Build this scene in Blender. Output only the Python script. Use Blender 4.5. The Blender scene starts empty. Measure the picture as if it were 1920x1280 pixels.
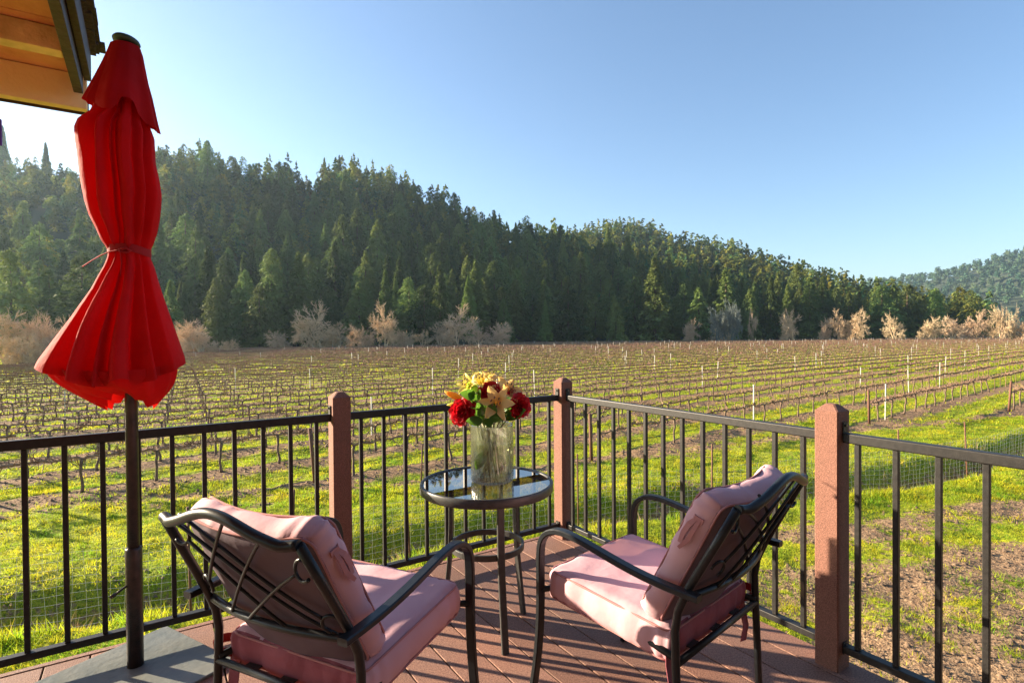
import bpy, bmesh, math, random
import numpy as np
from mathutils import Vector, Matrix, Quaternion
from math import radians as R, sin, cos, pi

# ------------------------------------------------------------------ camera, sky, sun
scene = bpy.context.scene
COL = scene.collection
H = 1.30                       # eye height above the deck floor (deck floor is z = 0)
G0 = -2.40                     # level of the vineyard
F = 1043.0
cam_d = bpy.data.cameras.new("camera"); cam = bpy.data.objects.new("camera", cam_d)
COL.objects.link(cam); scene.camera = cam
cam_d.sensor_width = 36.0; cam_d.lens = 36.0 * F / 1920.0
cam_d.clip_start = 0.05; cam_d.clip_end = 9000
PITCH = 13 / 1043.0; ROLL = 0.0075
fw = Vector((0, cos(PITCH), -sin(PITCH)))
up = Vector((0, sin(PITCH), cos(PITCH)))
rt = Vector((1, 0, 0))
# horizon climbs to the right: the camera is rolled slightly clockwise
rt2 = rt * cos(ROLL) - up * sin(ROLL)
up2 = rt * sin(ROLL) + up * cos(ROLL)
M = Matrix((rt2, up2, -fw)).transposed().to_4x4(); M.translation = Vector((0, 0, H))
cam.matrix_world = M

SUN_EL = R(16.5)
SUN_H = Vector((-0.951, 0.309, 0)).normalized()
SUN = (SUN_H * cos(SUN_EL) + Vector((0, 0, sin(SUN_EL)))).normalized()
world = bpy.data.worlds.new("World"); scene.world = world; world.use_nodes = True
wn = world.node_tree; wn.nodes.clear()
sky = wn.nodes.new('ShaderNodeTexSky'); sky.sky_type = 'NISHITA'; sky.sun_disc = False
sky.sun_elevation = SUN_EL; sky.sun_rotation = math.atan2(SUN_H.x, SUN_H.y)
sky.air_density = 1.0; sky.dust_density = 0.8; sky.ozone_density = 3.0; sky.altitude = 0
bg = wn.nodes.new('ShaderNodeBackground'); bg.inputs['Strength'].default_value = 0.062
wo = wn.nodes.new('ShaderNodeOutputWorld')
wn.links.new(sky.outputs[0], bg.inputs[0]); wn.links.new(bg.outputs[0], wo.inputs[0])
sl = bpy.data.lights.new("sun", 'SUN'); sl.energy = 5.0; sl.angle = R(0.5); sl.color = (1.0, 0.83, 0.60)
so = bpy.data.objects.new("sun", sl); COL.objects.link(so)
so.rotation_euler = (-SUN).to_track_quat('-Z', 'Y').to_euler()
scene.view_settings.view_transform = 'Standard'; scene.view_settings.look = 'None'
scene.view_settings.exposure = 2.15; scene.view_settings.gamma = 1.0
HAZE = 0.00011
cy = scene.cycles
cy.use_denoising = True
try: cy.denoiser = 'OPENIMAGEDENOISE'
except Exception: pass
cy.max_bounces = 9; cy.transparent_max_bounces = 24; cy.transmission_bounces = 8; cy.glossy_bounces = 3
cy.diffuse_bounces = 3; cy.volume_bounces = 0
cy.sample_clamp_indirect = 6.0; cy.caustics_reflective = False; cy.caustics_refractive = False
cy.use_adaptive_sampling = False

rng = np.random.default_rng(7); random.seed(7)

# ------------------------------------------------------------------ helpers
def col4(c): return (c[0], c[1], c[2], 1.0)
def mat(name, base, rough=0.6, metal=0.0, base2=None, scale=20.0, bump=0.0, bscale=None, detail=4.0,
        transl=0.0, coords='Object', spec=0.5, obj_rand=0.0, ramp=(0.35, 0.65), tcol=None, coat=0.0, attr=None, hue=0.07):
    m = bpy.data.materials.new(name); m.use_nodes = True; nt = m.node_tree; N = nt.nodes; L = nt.links
    b = N['Principled BSDF']; out = N['Material Output']
    b.inputs['Base Color'].default_value = col4(base); b.inputs['Roughness'].default_value = rough
    b.inputs['Metallic'].default_value = metal; b.inputs['Specular IOR Level'].default_value = spec
    if coat: b.inputs['Coat Weight'].default_value = coat
    tc = N.new('ShaderNodeTexCoord'); csock = None
    if base2 is not None:
        no = N.new('ShaderNodeTexNoise'); no.inputs['Scale'].default_value = scale; no.inputs['Detail'].default_value = detail
        L.new(tc.outputs[coords], no.inputs['Vector'])
        rp = N.new('ShaderNodeMapRange'); rp.inputs[1].default_value = ramp[0]; rp.inputs[2].default_value = ramp[1]
        L.new(no.outputs['Fac'], rp.inputs[0])
        mx = N.new('ShaderNodeMix'); mx.data_type = 'RGBA'
        mx.inputs[6].default_value = col4(base); mx.inputs[7].default_value = col4(base2)
        L.new(rp.outputs[0], mx.inputs[0]); csock = mx.outputs[2]
    if obj_rand > 0 or attr:
        hs = N.new('ShaderNodeHueSaturation')
        if attr:
            oi = N.new('ShaderNodeAttribute'); oi.attribute_name = attr; src = oi.outputs['Fac']
        else:
            oi = N.new('ShaderNodeObjectInfo'); src = oi.outputs['Random']
        m1 = N.new('ShaderNodeMapRange'); m1.inputs[3].default_value = 1 - obj_rand; m1.inputs[4].default_value = 1 + obj_rand
        L.new(src, m1.inputs[0]); L.new(m1.outputs[0], hs.inputs['Value'])
        m2 = N.new('ShaderNodeMath'); m2.operation = 'MULTIPLY_ADD'; m2.inputs[1].default_value = -hue; m2.inputs[2].default_value = 0.5 + hue * 0.43
        fr = N.new('ShaderNodeMath'); fr.operation = 'MULTIPLY'; fr.inputs[1].default_value = 7.31
        fr2 = N.new('ShaderNodeMath'); fr2.operation = 'FRACT'
        L.new(src, fr.inputs[0]); L.new(fr.outputs[0], fr2.inputs[0]); L.new(fr2.outputs[0], m2.inputs[0]); L.new(m2.outputs[0], hs.inputs['Hue'])
        if csock: L.new(csock, hs.inputs['Color'])
        else: hs.inputs['Color'].default_value = col4(base)
        csock = hs.outputs[0]
    if csock: L.new(csock, b.inputs['Base Color'])
    nsock = None
    if bump > 0:
        nb = N.new('ShaderNodeTexNoise'); nb.inputs['Scale'].default_value = bscale or scale; nb.inputs['Detail'].default_value = 5
        L.new(tc.outputs[coords], nb.inputs['Vector'])
        bp = N.new('ShaderNodeBump'); bp.inputs['Strength'].default_value = bump; bp.inputs['Distance'].default_value = 0.02
        L.new(nb.outputs['Fac'], bp.inputs['Height']); L.new(bp.outputs[0], b.inputs['Normal']); nsock = bp.outputs[0]
    if transl > 0:
        tr = N.new('ShaderNodeBsdfTranslucent'); mxs = N.new('ShaderNodeMixShader'); mxs.inputs[0].default_value = transl
        tr.inputs[0].default_value = col4(tcol or base)
        if csock and not tcol: L.new(csock, tr.inputs[0])
        L.new(b.outputs[0], mxs.inputs[1]); L.new(tr.outputs[0], mxs.inputs[2]); L.new(mxs.outputs[0], out.inputs['Surface'])
    return m

class MB:
    def __init__(s): s.v = []; s.f = []; s.sm = []
    def add(s, vs, fs, smooth=False):
        o = len(s.v); s.v.extend([tuple(x) for x in vs]); s.f.extend([tuple(i + o for i in f) for f in fs]); s.sm.extend([smooth] * len(fs))
    def box(s, c, size, ax=None, bev=0.0):
        """c centre, size full extents along axes ax (3 unit vectors)."""
        ax = ax or (Vector((1, 0, 0)), Vector((0, 1, 0)), Vector((0, 0, 1)))
        c = Vector(c); hx, hy, hz = [d / 2 for d in size]
        if bev <= 0:
            vs = [c + ax[0] * (sx * hx) + ax[1] * (sy * hy) + ax[2] * (sz * hz) for sz in (-1, 1) for sy in (-1, 1) for sx in (-1, 1)]
            s.add(vs, [(0, 2, 3, 1), (4, 5, 7, 6), (0, 1, 5, 4), (2, 6, 7, 3), (0, 4, 6, 2), (1, 3, 7, 5)])
        else:
            bm = bmesh.new(); bmesh.ops.create_cube(bm, size=1.0)
            for v in bm.verts: v.co = Vector((v.co.x * size[0], v.co.y * size[1], v.co.z * size[2]))
            bmesh.ops.bevel(bm, geom=bm.edges[:], offset=bev, segments=2, affect='EDGES', profile=0.5)
            s.add([c + ax[0] * v.co.x + ax[1] * v.co.y + ax[2] * v.co.z for v in bm.verts], [[v.index for v in f.verts] for f in bm.faces])
            bm.free()
    def tube(s, pts, r, n=8, rect=None, upv=None, caps=True, smooth=True):
        """sweep; r scalar/list; rect=(w,h) makes a flat bar whose width runs along side = t x up"""
        P = [Vector(p) for p in pts]; k = len(P)
        rr = r if isinstance(r, (list, tuple)) else [r] * k
        T = []
        for i in range(k):
            t = (P[min(i + 1, k - 1)] - P[max(i - 1, 0)]); T.append(t.normalized() if t.length > 1e-9 else Vector((0, 0, 1)))
        if upv is not None: a = Vector(upv)
        else: a = Vector((0, 0, 1)) if abs(T[0].z) < 0.9 else Vector((1, 0, 0))
        side = T[0].cross(a).normalized(); vs = []; fs = []
        for i in range(k):
            if upv is not None:
                sd = T[i].cross(Vector(upv))
                side = sd.normalized() if sd.length > 1e-3 else side
            else:
                side = (side - T[i] * side.dot(T[i])).normalized()
            nn = side.cross(T[i]).normalized()
            if rect:
                w, h = rect[0] / 2 * (rr[i] if rr[i] else 1), rect[1] / 2 * (rr[i] if rr[i] else 1); e = min(w, h) * 0.35
                ring = [(w - e, -h), (w, -h + e), (w, h - e), (w - e, h), (-w + e, h), (-w, h - e), (-w, -h + e), (-w + e, -h)]
                vs += [P[i] + side * a1 + nn * b1 for a1, b1 in ring]; m = 8
            else:
                vs += [P[i] + (side * cos(2 * pi * j / n) + nn * sin(2 * pi * j / n)) * rr[i] for j in range(n)]; m = n
        for i in range(k - 1):
            for j in range(m):
                fs.append((i * m + j, i * m + (j + 1) % m, (i + 1) * m + (j + 1) % m, (i + 1) * m + j))
        o = len(s.v); s.add(vs, fs, smooth and not rect)
        if caps:
            s.f.append(tuple(o + j for j in reversed(range(m)))); s.f.append(tuple(o + (k - 1) * m + j for j in range(m))); s.sm += [False, False]
    def lathe(s, prof, n=32, c=(0, 0, 0), smooth=True, rmod=None):
        vs = []; k = len(prof)
        for (r, z) in prof:
            for j in range(n):
                a = 2 * pi * j / n; q = r * (rmod(a, z) if rmod else 1)
                vs.append((c[0] + q * cos(a), c[1] + q * sin(a), c[2] + z))
        s.add(vs, [(i * n + j, i * n + (j + 1) % n, (i + 1) * n + (j + 1) % n, (i + 1) * n + j) for i in range(k - 1) for j in range(n)], smooth)
    def grid(s, fn, nu, nv, closeu=False, smooth=True):
        vs = [fn(i / (nu if closeu else nu - 1), j / (nv - 1)) for j in range(nv) for i in range(nu)]
        mu = nu if closeu else nu - 1
        s.add(vs, [(j * nu + i, j * nu + (i + 1) % nu, (j + 1) * nu + (i + 1) % nu, (j + 1) * nu + i) for j in range(nv - 1) for i in range(mu)], smooth)
    def build(s, name, m, parent=None, loc=None, **tags):
        me = bpy.data.meshes.new(name); me.from_pydata([tuple(v) for v in s.v], [], s.f); me.update()
        me.polygons.foreach_set('use_smooth', s.sm); me.materials.append(m)
        o = bpy.data.objects.new(name, me); COL.objects.link(o)
        if parent: o.parent = parent
        if loc is not None: o.location = loc
        for k, v in tags.items(): o[k] = v
        return o

def np_mesh(name, V, Fc, m, smooth=False, attr=None, attrs=None, parent=None, **tags):
    """V (n,3), Fc (k,3 or 4) arrays"""
    me = bpy.data.meshes.new(name); n = Fc.shape[1]
    me.vertices.add(len(V)); me.vertices.foreach_set('co', V.astype(np.float32).ravel())
    me.loops.add(Fc.size); me.loops.foreach_set('vertex_index', Fc.astype(np.int32).ravel())
    me.polygons.add(len(Fc)); me.polygons.foreach_set('loop_start', np.arange(0, Fc.size, n, dtype=np.int32))
    if smooth: me.polygons.foreach_set('use_smooth', np.ones(len(Fc), bool))
    for nm, ar in (attrs or {}).items():
        a = me.attributes.new(nm, 'FLOAT', 'POINT'); a.data.foreach_set('value', ar.astype(np.float32))
    me.update(calc_edges=True); me.materials.append(m)
    o = bpy.data.objects.new(name, me); COL.objects.link(o)
    if parent: o.parent = parent
    for k, v in tags.items(): o[k] = v
    return o

def empty(name, loc=(0, 0, 0), rz=0.0, **tags):
    o = bpy.data.objects.new(name, None); COL.objects.link(o); o.location = loc; o.rotation_euler = (0, 0, rz)
    o.empty_display_size = 0.1
    for k, v in tags.items(): o[k] = v
    return o
def copy_tree(o, parent=None):
    c = o.copy(); COL.objects.link(c); c.parent = parent
    for ch in list(o.children): copy_tree(ch, c)
    return c

def vnoise(x, y, seed=0):
    xi = np.floor(x).astype(np.int64); yi = np.floor(y).astype(np.int64); fx = x - xi; fy = y - yi
    fx = fx * fx * (3 - 2 * fx); fy = fy * fy * (3 - 2 * fy)
    def h(a, b):
        n = (a * 374761393 + b * 668265263 + seed * 974711) & 0xffffffff
        n = ((n ^ (n >> 13)) * 1274126177) & 0xffffffff
        return ((n ^ (n >> 16)) & 0xffff) / 65535.0
    return (h(xi, yi) * (1 - fx) + h(xi + 1, yi) * fx) * (1 - fy) + (h(xi, yi + 1) * (1 - fx) + h(xi + 1, yi + 1) * fx) * fy
def fbm(x, y, o=4, seed=0):
    s = 0; a = 0.5; t = 0
    for k in range(o): s = s + a * vnoise(x * 2 ** k, y * 2 ** k, seed + k); t += a; a *= 0.5
    return s / t
def theta_px(px): return math.atan((px - 960) / F)

# ------------------------------------------------------------------ materials
M_metal = mat('dark_metal', (0.012, 0.011, 0.011), 0.48, 0.0, base2=(0.022, 0.020, 0.019), scale=60, bump=0.06, bscale=300, spec=0.35)
M_chair = mat('chair_metal', (0.010, 0.012, 0.015), 0.36, 0.0, base2=(0.015, 0.018, 0.021), scale=45, bump=0.04, bscale=400, spec=0.32)
M_table = mat('table_metal', (0.040, 0.040, 0.040), 0.42, 0.1, base2=(0.055, 0.054, 0.052), scale=45, bump=0.05, bscale=400)
M_pole = mat('pole_metal', (0.05, 0.032, 0.028), 0.35, 0.2, base2=(0.018, 0.016, 0.016), scale=30, bump=0.15, bscale=160)
M_red = mat('red_cloth', (0.54, 0.006, 0.010), 0.8, base2=(0.38, 0.004, 0.006), scale=5, bump=0.45, bscale=18, transl=0.29, tcol=(0.90, 0.012, 0.008), spec=0.2)
M_pipe = mat('cushion_piping', (0.42, 0.20, 0.20), 0.85, spec=0.2)
M_pink = mat('pink_cushion', (0.62, 0.395, 0.435), 0.85, base2=(0.56, 0.335, 0.375), scale=4, bump=0.30, bscale=9, spec=0.2, ramp=(.3, .7))
M_pinkbk = mat('pink_faded_shaded', (0.15, 0.112, 0.135), 0.85, base2=(0.12, 0.09, 0.11), scale=5, bump=0.2, bscale=14, spec=0.2)  # faded cushion back, darkened so the colour itself carries its shade
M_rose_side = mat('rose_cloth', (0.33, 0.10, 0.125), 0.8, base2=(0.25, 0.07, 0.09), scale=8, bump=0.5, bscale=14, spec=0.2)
M_strap = mat('red_strap', (0.25, 0.02, 0.02), 0.8, spec=0.2, transl=0.2)
M_post = mat('post_composite', (0.30, 0.138, 0.098), 0.85, base2=(0.12, 0.052, 0.036), scale=280, bump=0.35, bscale=400, ramp=(.3, .7), detail=2)
M_plate = mat('plate_paint', (0.095, 0.115, 0.115), 0.5, base2=(0.15, 0.155, 0.135), scale=5, bump=0.15, bscale=25)
M_bolt = mat('bolt_steel', (0.12, 0.11, 0.10), 0.35, 0.8)
M_soffit = mat('soffit_paint', (0.84, 0.38, 0.22), 0.75, base2=(0.66, 0.27, 0.14), scale=4, bump=0.3, bscale=30)  # orange paint, brightened so its colour carries light bounced from below
M_beam = mat('beam_paint', (0.90, 0.66, 0.36), 0.75, base2=(0.42, 0.30, 0.12), scale=4.5, bump=0.3, bscale=30, ramp=(.5, .72))  # yellow paint, likewise brightened in place of bounced light
M_fascia = mat('fascia_wood', (0.07, 0.04, 0.035), 0.6, base2=(0.045, 0.028, 0.026), scale=14, bump=0.3, bscale=30)
M_shingle = mat('shingle', (0.05, 0.035, 0.045), 0.9, base2=(0.09, 0.07, 0.07), scale=60, bump=1.0, bscale=90)
M_wall = mat('dark_siding', (0.05, 0.04, 0.035), 0.9, base2=(0.035, 0.03, 0.025), scale=3, bump=0.3, bscale=60)  # kept dark so the unseen wall bounces little light onto the chairs
M_bark = mat('vine_bark', (0.20, 0.135, 0.09), 0.9, base2=(0.10, 0.065, 0.045), scale=14, bump=0.8, bscale=50)
M_cane = mat('vine_cane', (0.34, 0.215, 0.135), 0.85, base2=(0.16, 0.09, 0.055), scale=9)
M_farvine = mat('far_vine', (0.29, 0.185, 0.115), 0.85, attr='tint', obj_rand=0.25)
M_white = mat('white_stake', (0.52, 0.50, 0.46), 0.6, base2=(0.44, 0.42, 0.39), scale=8)
M_rust = mat('rust_stake', (0.17, 0.075, 0.045), 0.85, base2=(0.11, 0.05, 0.03), scale=20)
M_wire = mat('galv_wire', (0.36, 0.37, 0.35), 0.45, 0.4)
M_hose = mat('black_hose', (0.03, 0.03, 0.03), 0.5)
M_trunk = mat('conifer_trunk', (0.13, 0.085, 0.06), 0.9, base2=(0.08, 0.055, 0.04), scale=2)
M_con = mat('conifer_needles', (0.050, 0.130, 0.050), 0.75, base2=(0.27, 0.26, 0.032), scale=0.25, transl=0.25, obj_rand=0.5, hue=0.04, spec=0.15)
M_con_m = mat('forest_needles', (0.055, 0.140, 0.050), 0.75, base2=(0.27, 0.26, 0.032), scale=0.1, transl=0.25, obj_rand=0.5, hue=0.04, attr='tint', spec=0.15)
M_oak = mat('far_hill_trees', (0.04, 0.095, 0.065), 0.8, base2=(0.09, 0.135, 0.065), scale=0.03, transl=0.2, obj_rand=0.3, attr='tint', spec=0.1)  # green shifted towards blue, putting distance haze into the colour
M_twig = mat('bare_twigs', (0.60, 0.43, 0.26), 0.9, base2=(0.46, 0.35, 0.23), scale=0.8, obj_rand=0.15, hue=0.02)
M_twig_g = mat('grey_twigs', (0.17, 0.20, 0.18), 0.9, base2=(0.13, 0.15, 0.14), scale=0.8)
M_grass = mat('grass_blades', (0.52, 0.50, 0.022), 0.55, base2=(0.18, 0.31, 0.018), scale=1.3, transl=0.55, attr='tint', obj_rand=0.3, spec=0.2)
M_dry = mat('dry_weeds', (0.42, 0.30, 0.15), 0.85, base2=(0.30, 0.20, 0.10), scale=4, transl=0.3)
M_hill = mat('hill_soil', (0.04, 0.06, 0.022), 0.95, base2=(0.03, 0.045, 0.018), scale=0.05)

# ------------------------------------------------------------------ ground
ROW_N = np.array([-0.621, 0.784]); ROW_D = np.array([0.784, 0.621]); ROW0 = 8.45; PITCHR = 2.7
FEN = [(-14, 3.2), (-6.3, 6.8), (-4.0, 7.6), (-1.7, 9.3), (1.26, 10.6), (4.2, 11.5), (6.6, 12.1), (9.1, 13.0), (11.6, 14.1), (15.4, 16.4), (24, 21.5), (40, 31)]
fx_, fy_ = np.array(FEN).T
def fence_y(x): return np.interp(x, fx_, fy_)
NB = np.array([(-60, -8), (-30, 1.5), (-20, 6), (-12, 10.6), (-9.5, 12.9), (-4, 14.0), (2.5, 16.2), (6, 18.1), (13, 21.4), (24, 25.6), (60, 40), (120, 62), (400, 170)], float)
def near_b(x): return np.interp(x, NB[:, 0], NB[:, 1])
FB = np.array([(theta_px(p), z) for p, z in ((-700, 30), (-200, 48), (0, 60), (150, 76), (350, 127), (500, 150), (900, 170), (1000, 210), (1500, 230), (1920, 262), (2300, 290))])
def far_b(x, y): return np.interp(np.arctan2(x, y), FB[:, 0], FB[:, 1])
def in_vine(x, y):
    p = x * ROW_N[0] + y * ROW_N[1]
    return (y > near_b(x) - 0.3) & (y < far_b(x, y)) & (p > 4.6)
def ditch(x, y):
    d = (y - fence_y(x) - 0.95) * 0.93
    a = np.where(x > 3, 1.0, 0.75)
    return np.exp(-(d / 0.55) ** 2) * a
def gz(x, y):
    near = np.exp(-np.maximum(0, np.hypot(x, y - 10) - 25) / 25)
    z = G0 + (fbm(x * 1.3, y * 1.3, 3, 3) - 0.5) * 0.16 * near + (fbm(x * 6, y * 6, 2, 9) - 0.5) * 0.05 * near
    p = x * ROW_N[0] + y * ROW_N[1]
    z = z + np.where(in_vine(x, y), 0.05 * np.cos(2 * pi * (p - ROW0) / PITCHR), 0) * near
    return z - 0.85 * ditch(x, y)
def soil_mask(x, y):
    """0 grass .. 1 soil, outside the rows"""
    n = fbm(x * 0.9 + 5, y * 0.9, 4, 21); n2 = fbm(x * 2.6, y * 2.6, 3, 31)
    b = x * ROW_N[0] + y * ROW_N[1]
    right = np.clip((x - 2.2 - 0.1 * (y - 6)) / 2.0, 0, 1) * np.clip((fence_y(x) - 0.7 - y) / 0.9, 0, 1)
    band = 0.5 + 0.5 * np.cos((y - 0.22 * x) * 2 * pi / 2.1 + 1.2 * n)
    m = right * np.clip(0.98 + 1.1 * (n2 - 0.5) + 1.2 * (n - 0.5) - 0.75 * band * np.clip((y - 5.5) / 3, 0, 1), 0, 1)
    edge = np.exp(-((y - near_b(x) + 0.3) / 0.6) ** 2) * np.where(n > 0.42, 0.9, 0.3)
    bank = ditch(x, y) * 0.95
    patch = np.clip((n - 0.63) * 6, 0, 1) * 0.55
    return np.clip(np.maximum(np.maximum(m, edge), np.maximum(bank, patch)), 0, 1)

def graded(lo, a, b, hi, d, g=1.09):
    c = list(np.arange(a, b, d)); s = d; x = b
    while x < hi: c.append(x); s *= g; x += s
    c.append(hi); s = d; x = a - d
    while x > lo: c.insert(0, x); s *= g; x -= s
    c.insert(0, lo); return np.array(c)
xs = graded(-2400, -13, 17, 2400, 0.13); ys = graded(-300, 4.5, 22, 2900, 0.13)
GX, GY = np.meshgrid(xs, ys); gx = GX.ravel(); gy = GY.ravel()
V = np.column_stack([gx, gy, gz(gx, gy)])
nx = len(xs); I = np.arange(len(gx)).reshape(GX.shape)
Fq = np.stack([I[:-1, :-1], I[:-1, 1:], I[1:, 1:], I[1:, :-1]], -1).reshape(-1, 4)
inv = in_vine(gx, gy).astype(float)
so_ = soil_mask(gx, gy) * (np.hypot(gx, gy) < 60)

def ground_material():
    m = bpy.data.materials.new('field_ground'); m.use_nodes = True; nt = m.node_tree; N = nt.nodes; L = nt.links
    b = N['Principled BSDF']; b.inputs['Roughness'].default_value = 0.95; b.inputs['Specular IOR Level'].default_value = 0.1
    tc = N.new('ShaderNodeTexCoord')
    def noise(s, d=4):
        n = N.new('ShaderNodeTexNoise'); n.inputs['Scale'].default_value = s; n.inputs['Detail'].default_value = d
        L.new(tc.outputs['Object'], n.inputs['Vector']); return n.outputs['Fac']
    def math_(op, a, b_=None, c=None):
        n = N.new('ShaderNodeMath'); n.operation = op
        for i, q in enumerate((a, b_, c)):
            if q is None: continue
            if isinstance(q, (int, float)): n.inputs[i].default_value = q
            else: L.new(q, n.inputs[i])
        return n.outputs[0]
    def mr(v, a, b_, c=0.0, d=1.0):
        n = N.new('ShaderNodeMapRange'); L.new(v, n.inputs[0]); n.inputs[1].default_value = a; n.inputs[2].default_value = b_
        n.inputs[3].default_value = c; n.inputs[4].default_value = d; return n.outputs[0]
    def mix(f, a, b_):
        n = N.new('ShaderNodeMix'); n.data_type = 'RGBA'
        L.new(f, n.inputs[0])
        for i, q in ((6, a), (7, b_)):
            if isinstance(q, tuple): n.inputs[i].default_value = col4(q)
            else: L.new(q, n.inputs[i])
        return n.outputs[2]
    sp = N.new('ShaderNodeSeparateXYZ'); L.new(tc.outputs['Object'], sp.inputs[0])
    p = math_('ADD', math_('MULTIPLY', sp.outputs[0], float(ROW_N[0])), math_('MULTIPLY', sp.outputs[1], float(ROW_N[1])))
    ph = math_('DIVIDE', math_('SUBTRACT', p, ROW0 - 0.15), PITCHR)
    c = math_('COSINE', math_('MULTIPLY', ph, 2 * pi))
    av = N.new('ShaderNodeAttribute'); av.attribute_name = 'vine'; as_ = N.new('ShaderNodeAttribute'); as_.attribute_name = 'soil'
    nm = noise(1.6, 6); n8 = noise(7, 5); nbig = noise(0.06, 3); nmid = noise(0.45, 4)
    strip = mr(math_('ADD', c, math_('MULTIPLY', math_('SUBTRACT', nm, 0.5), 1.7)), 0.05, 0.55)
    strip = math_('MULTIPLY', strip, av.outputs['Fac'])
    soil0 = mr(math_('ADD', as_.outputs['Fac'], math_('MULTIPLY', math_('SUBTRACT', n8, 0.5), 1.5)), 0.38, 0.62)
    soil = math_('MAXIMUM', strip, soil0)
    grass = mix(mr(nmid, 0.35, 0.65), (0.38, 0.37, 0.022), (0.20, 0.25, 0.018))
    grass = mix(mr(nbig, 0.45, 0.7), grass, (0.40, 0.38, 0.06))
    grass = mix(mr(noise(22, 4), 0.42, 0.7), grass, (0.075, 0.12, 0.015))
    dirt = mix(mr(noise(16, 5), 0.35, 0.65), (0.19, 0.115, 0.068), (0.36, 0.24, 0.14))
    dirt = mix(mr(noise(45, 4), 0.5, 0.72), dirt, (0.09, 0.06, 0.035))
    colr = mix(soil, grass, dirt)
    L.new(colr, b.inputs['Base Color'])
    bp = N.new('ShaderNodeBump'); bp.inputs['Strength'].default_value = 0.9; bp.inputs['Distance'].default_value = 0.06
    L.new(math_('ADD', noise(9, 6), math_('MULTIPLY', noise(40, 4), 0.35)), bp.inputs['Height']); L.new(bp.outputs[0], b.inputs['Normal'])
    return m
np_mesh('ground', V, Fq, ground_material(), smooth=True, attrs={'vine': inv, 'soil': so_}, kind='structure')

# ------------------------------------------------------------------ hills
def hill_fn(tab, seed, back=300, shape=1.15, far=1.0):
    """tab rows: px, foot distance, ridge distance, ridge height over the field (distances along the view axis)"""
    t = np.array([theta_px(r[0]) if r[0] > -5000 else R(r[0] + 10000) for r in tab])
    A = np.array([(r[1], r[2], r[3]) for r in tab], float)
    A[:, 1] *= far; A[:, 2] = (A[:, 2] + 20.3) * far - 20.3
    cs = np.cos(t); foot = A[:, 0] / np.maximum(cs, 0.45); ridge = A[:, 1] / np.maximum(cs, 0.45); hh = A[:, 2]
    def f(x, y):
        th = np.arctan2(x, y); r = np.hypot(x, y)
        fo = np.interp(th, t, foot); ri = np.interp(th, t, ridge); h = np.interp(th, t, hh)
        k = (r - fo) / (ri - fo); up_ = np.clip(k, 0, 1); up_ = up_ ** shape * (1.25 - 0.25 * up_ ** 2)
        dn = np.clip((r - ri) / back, 0, 1); prof = np.where(k < 1, up_, 1 - 0.75 * dn * dn * (3 - 2 * dn))
        n = (fbm(x / 70 + 9, y / 70, 3, seed) - 0.5) * 0.32 * np.clip(k * 3, 0, 1) * np.where(k > 0.85, 0.4, 1)
        return G0 - 1.5 * (k < 0) + h * prof * (1 + n), k
    f.t = t; f.foot = foot; f.ridge = ridge
    return f
H1 = hill_fn([(-10082, 220, 330, 12), (-10068, 210, 330, 14), (-1000, 180, 320, 18), (-400, 150, 310, 34), (0, 135, 325, 94), (150, 140, 325, 84), (290, 146, 330, 100), (420, 158, 335, 92),
              (500, 168, 340, 92), (585, 175, 345, 82), (640, 178, 350, 94), (700, 180, 355, 92), (800, 184, 365, 80), (870, 187, 372, 70), (950, 205, 385, 63), (1040, 226, 395, 58),
              (1100, 232, 400, 51), (1180, 238, 400, 40), (1280, 243, 390, 26), (1400, 248, 380, 11), (1550, 255, 380, 4), (1830, 275, 380, 1), (2000, 300, 400, 0)], 5, shape=1.4, far=1.28)
H2 = hill_fn([(850, 420, 760, 60), (1000, 400, 740, 118), (1100, 390, 700, 119), (1150, 385, 690, 122), (1230, 380, 680, 113), (1330, 370, 650, 93), (1400, 360, 620, 78), (1500, 345, 560, 52),
              (1560, 335, 520, 38), (1620, 330, 490, 28), (1700, 325, 450, 15), (1780, 320, 430, 5), (1830, 320, 430, 0), (2000, 340, 450, 0)], 15)
H3 = hill_fn([(1450, 900, 1700, 60), (1600, 900, 1700, 130), (1700, 900, 1650, 148), (1750, 900, 1600, 155), (1800, 880, 1560, 162), (1850, 860, 1540, 185), (1900, 850, 1520, 208), (1960, 850, 1500, 215),
              (2100, 850, 1500, 240), (2400, 850, 1500, 230), (3200, 850, 1600, 160)], 25, back=800)
def hill_mesh(name, f, th0, th1, nth, nr, r1):
    th = np.linspace(th0, th1, nth); V = []; 
    fo = np.interp(th, f.t, f.foot)
    for k in range(nr):
        r = fo * 0.93 + (r1 - fo * 0.93) * (k / (nr - 1))
        x = r * np.sin(th); y = r * np.cos(th); z, kk = f(x, y); V.append(np.column_stack([x, y, z]))
    V = np.concatenate(V); I = np.arange(len(V)).reshape(nr, nth)
    Fq = np.stack([I[:-1, :-1], I[:-1, 1:], I[1:, 1:], I[1:, :-1]], -1).reshape(-1, 4)
    np_mesh(name, V, Fq, M_hill, smooth=True, kind='structure')
hill_mesh('hill', H1, R(-86), theta_px(1990), 260, 70, 820)
hill_mesh('hill', H2, theta_px(860), theta_px(1990), 120, 50, 1100)
hill_mesh('hill', H3, theta_px(1460), theta_px(3100), 100, 50, 2600)

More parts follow.
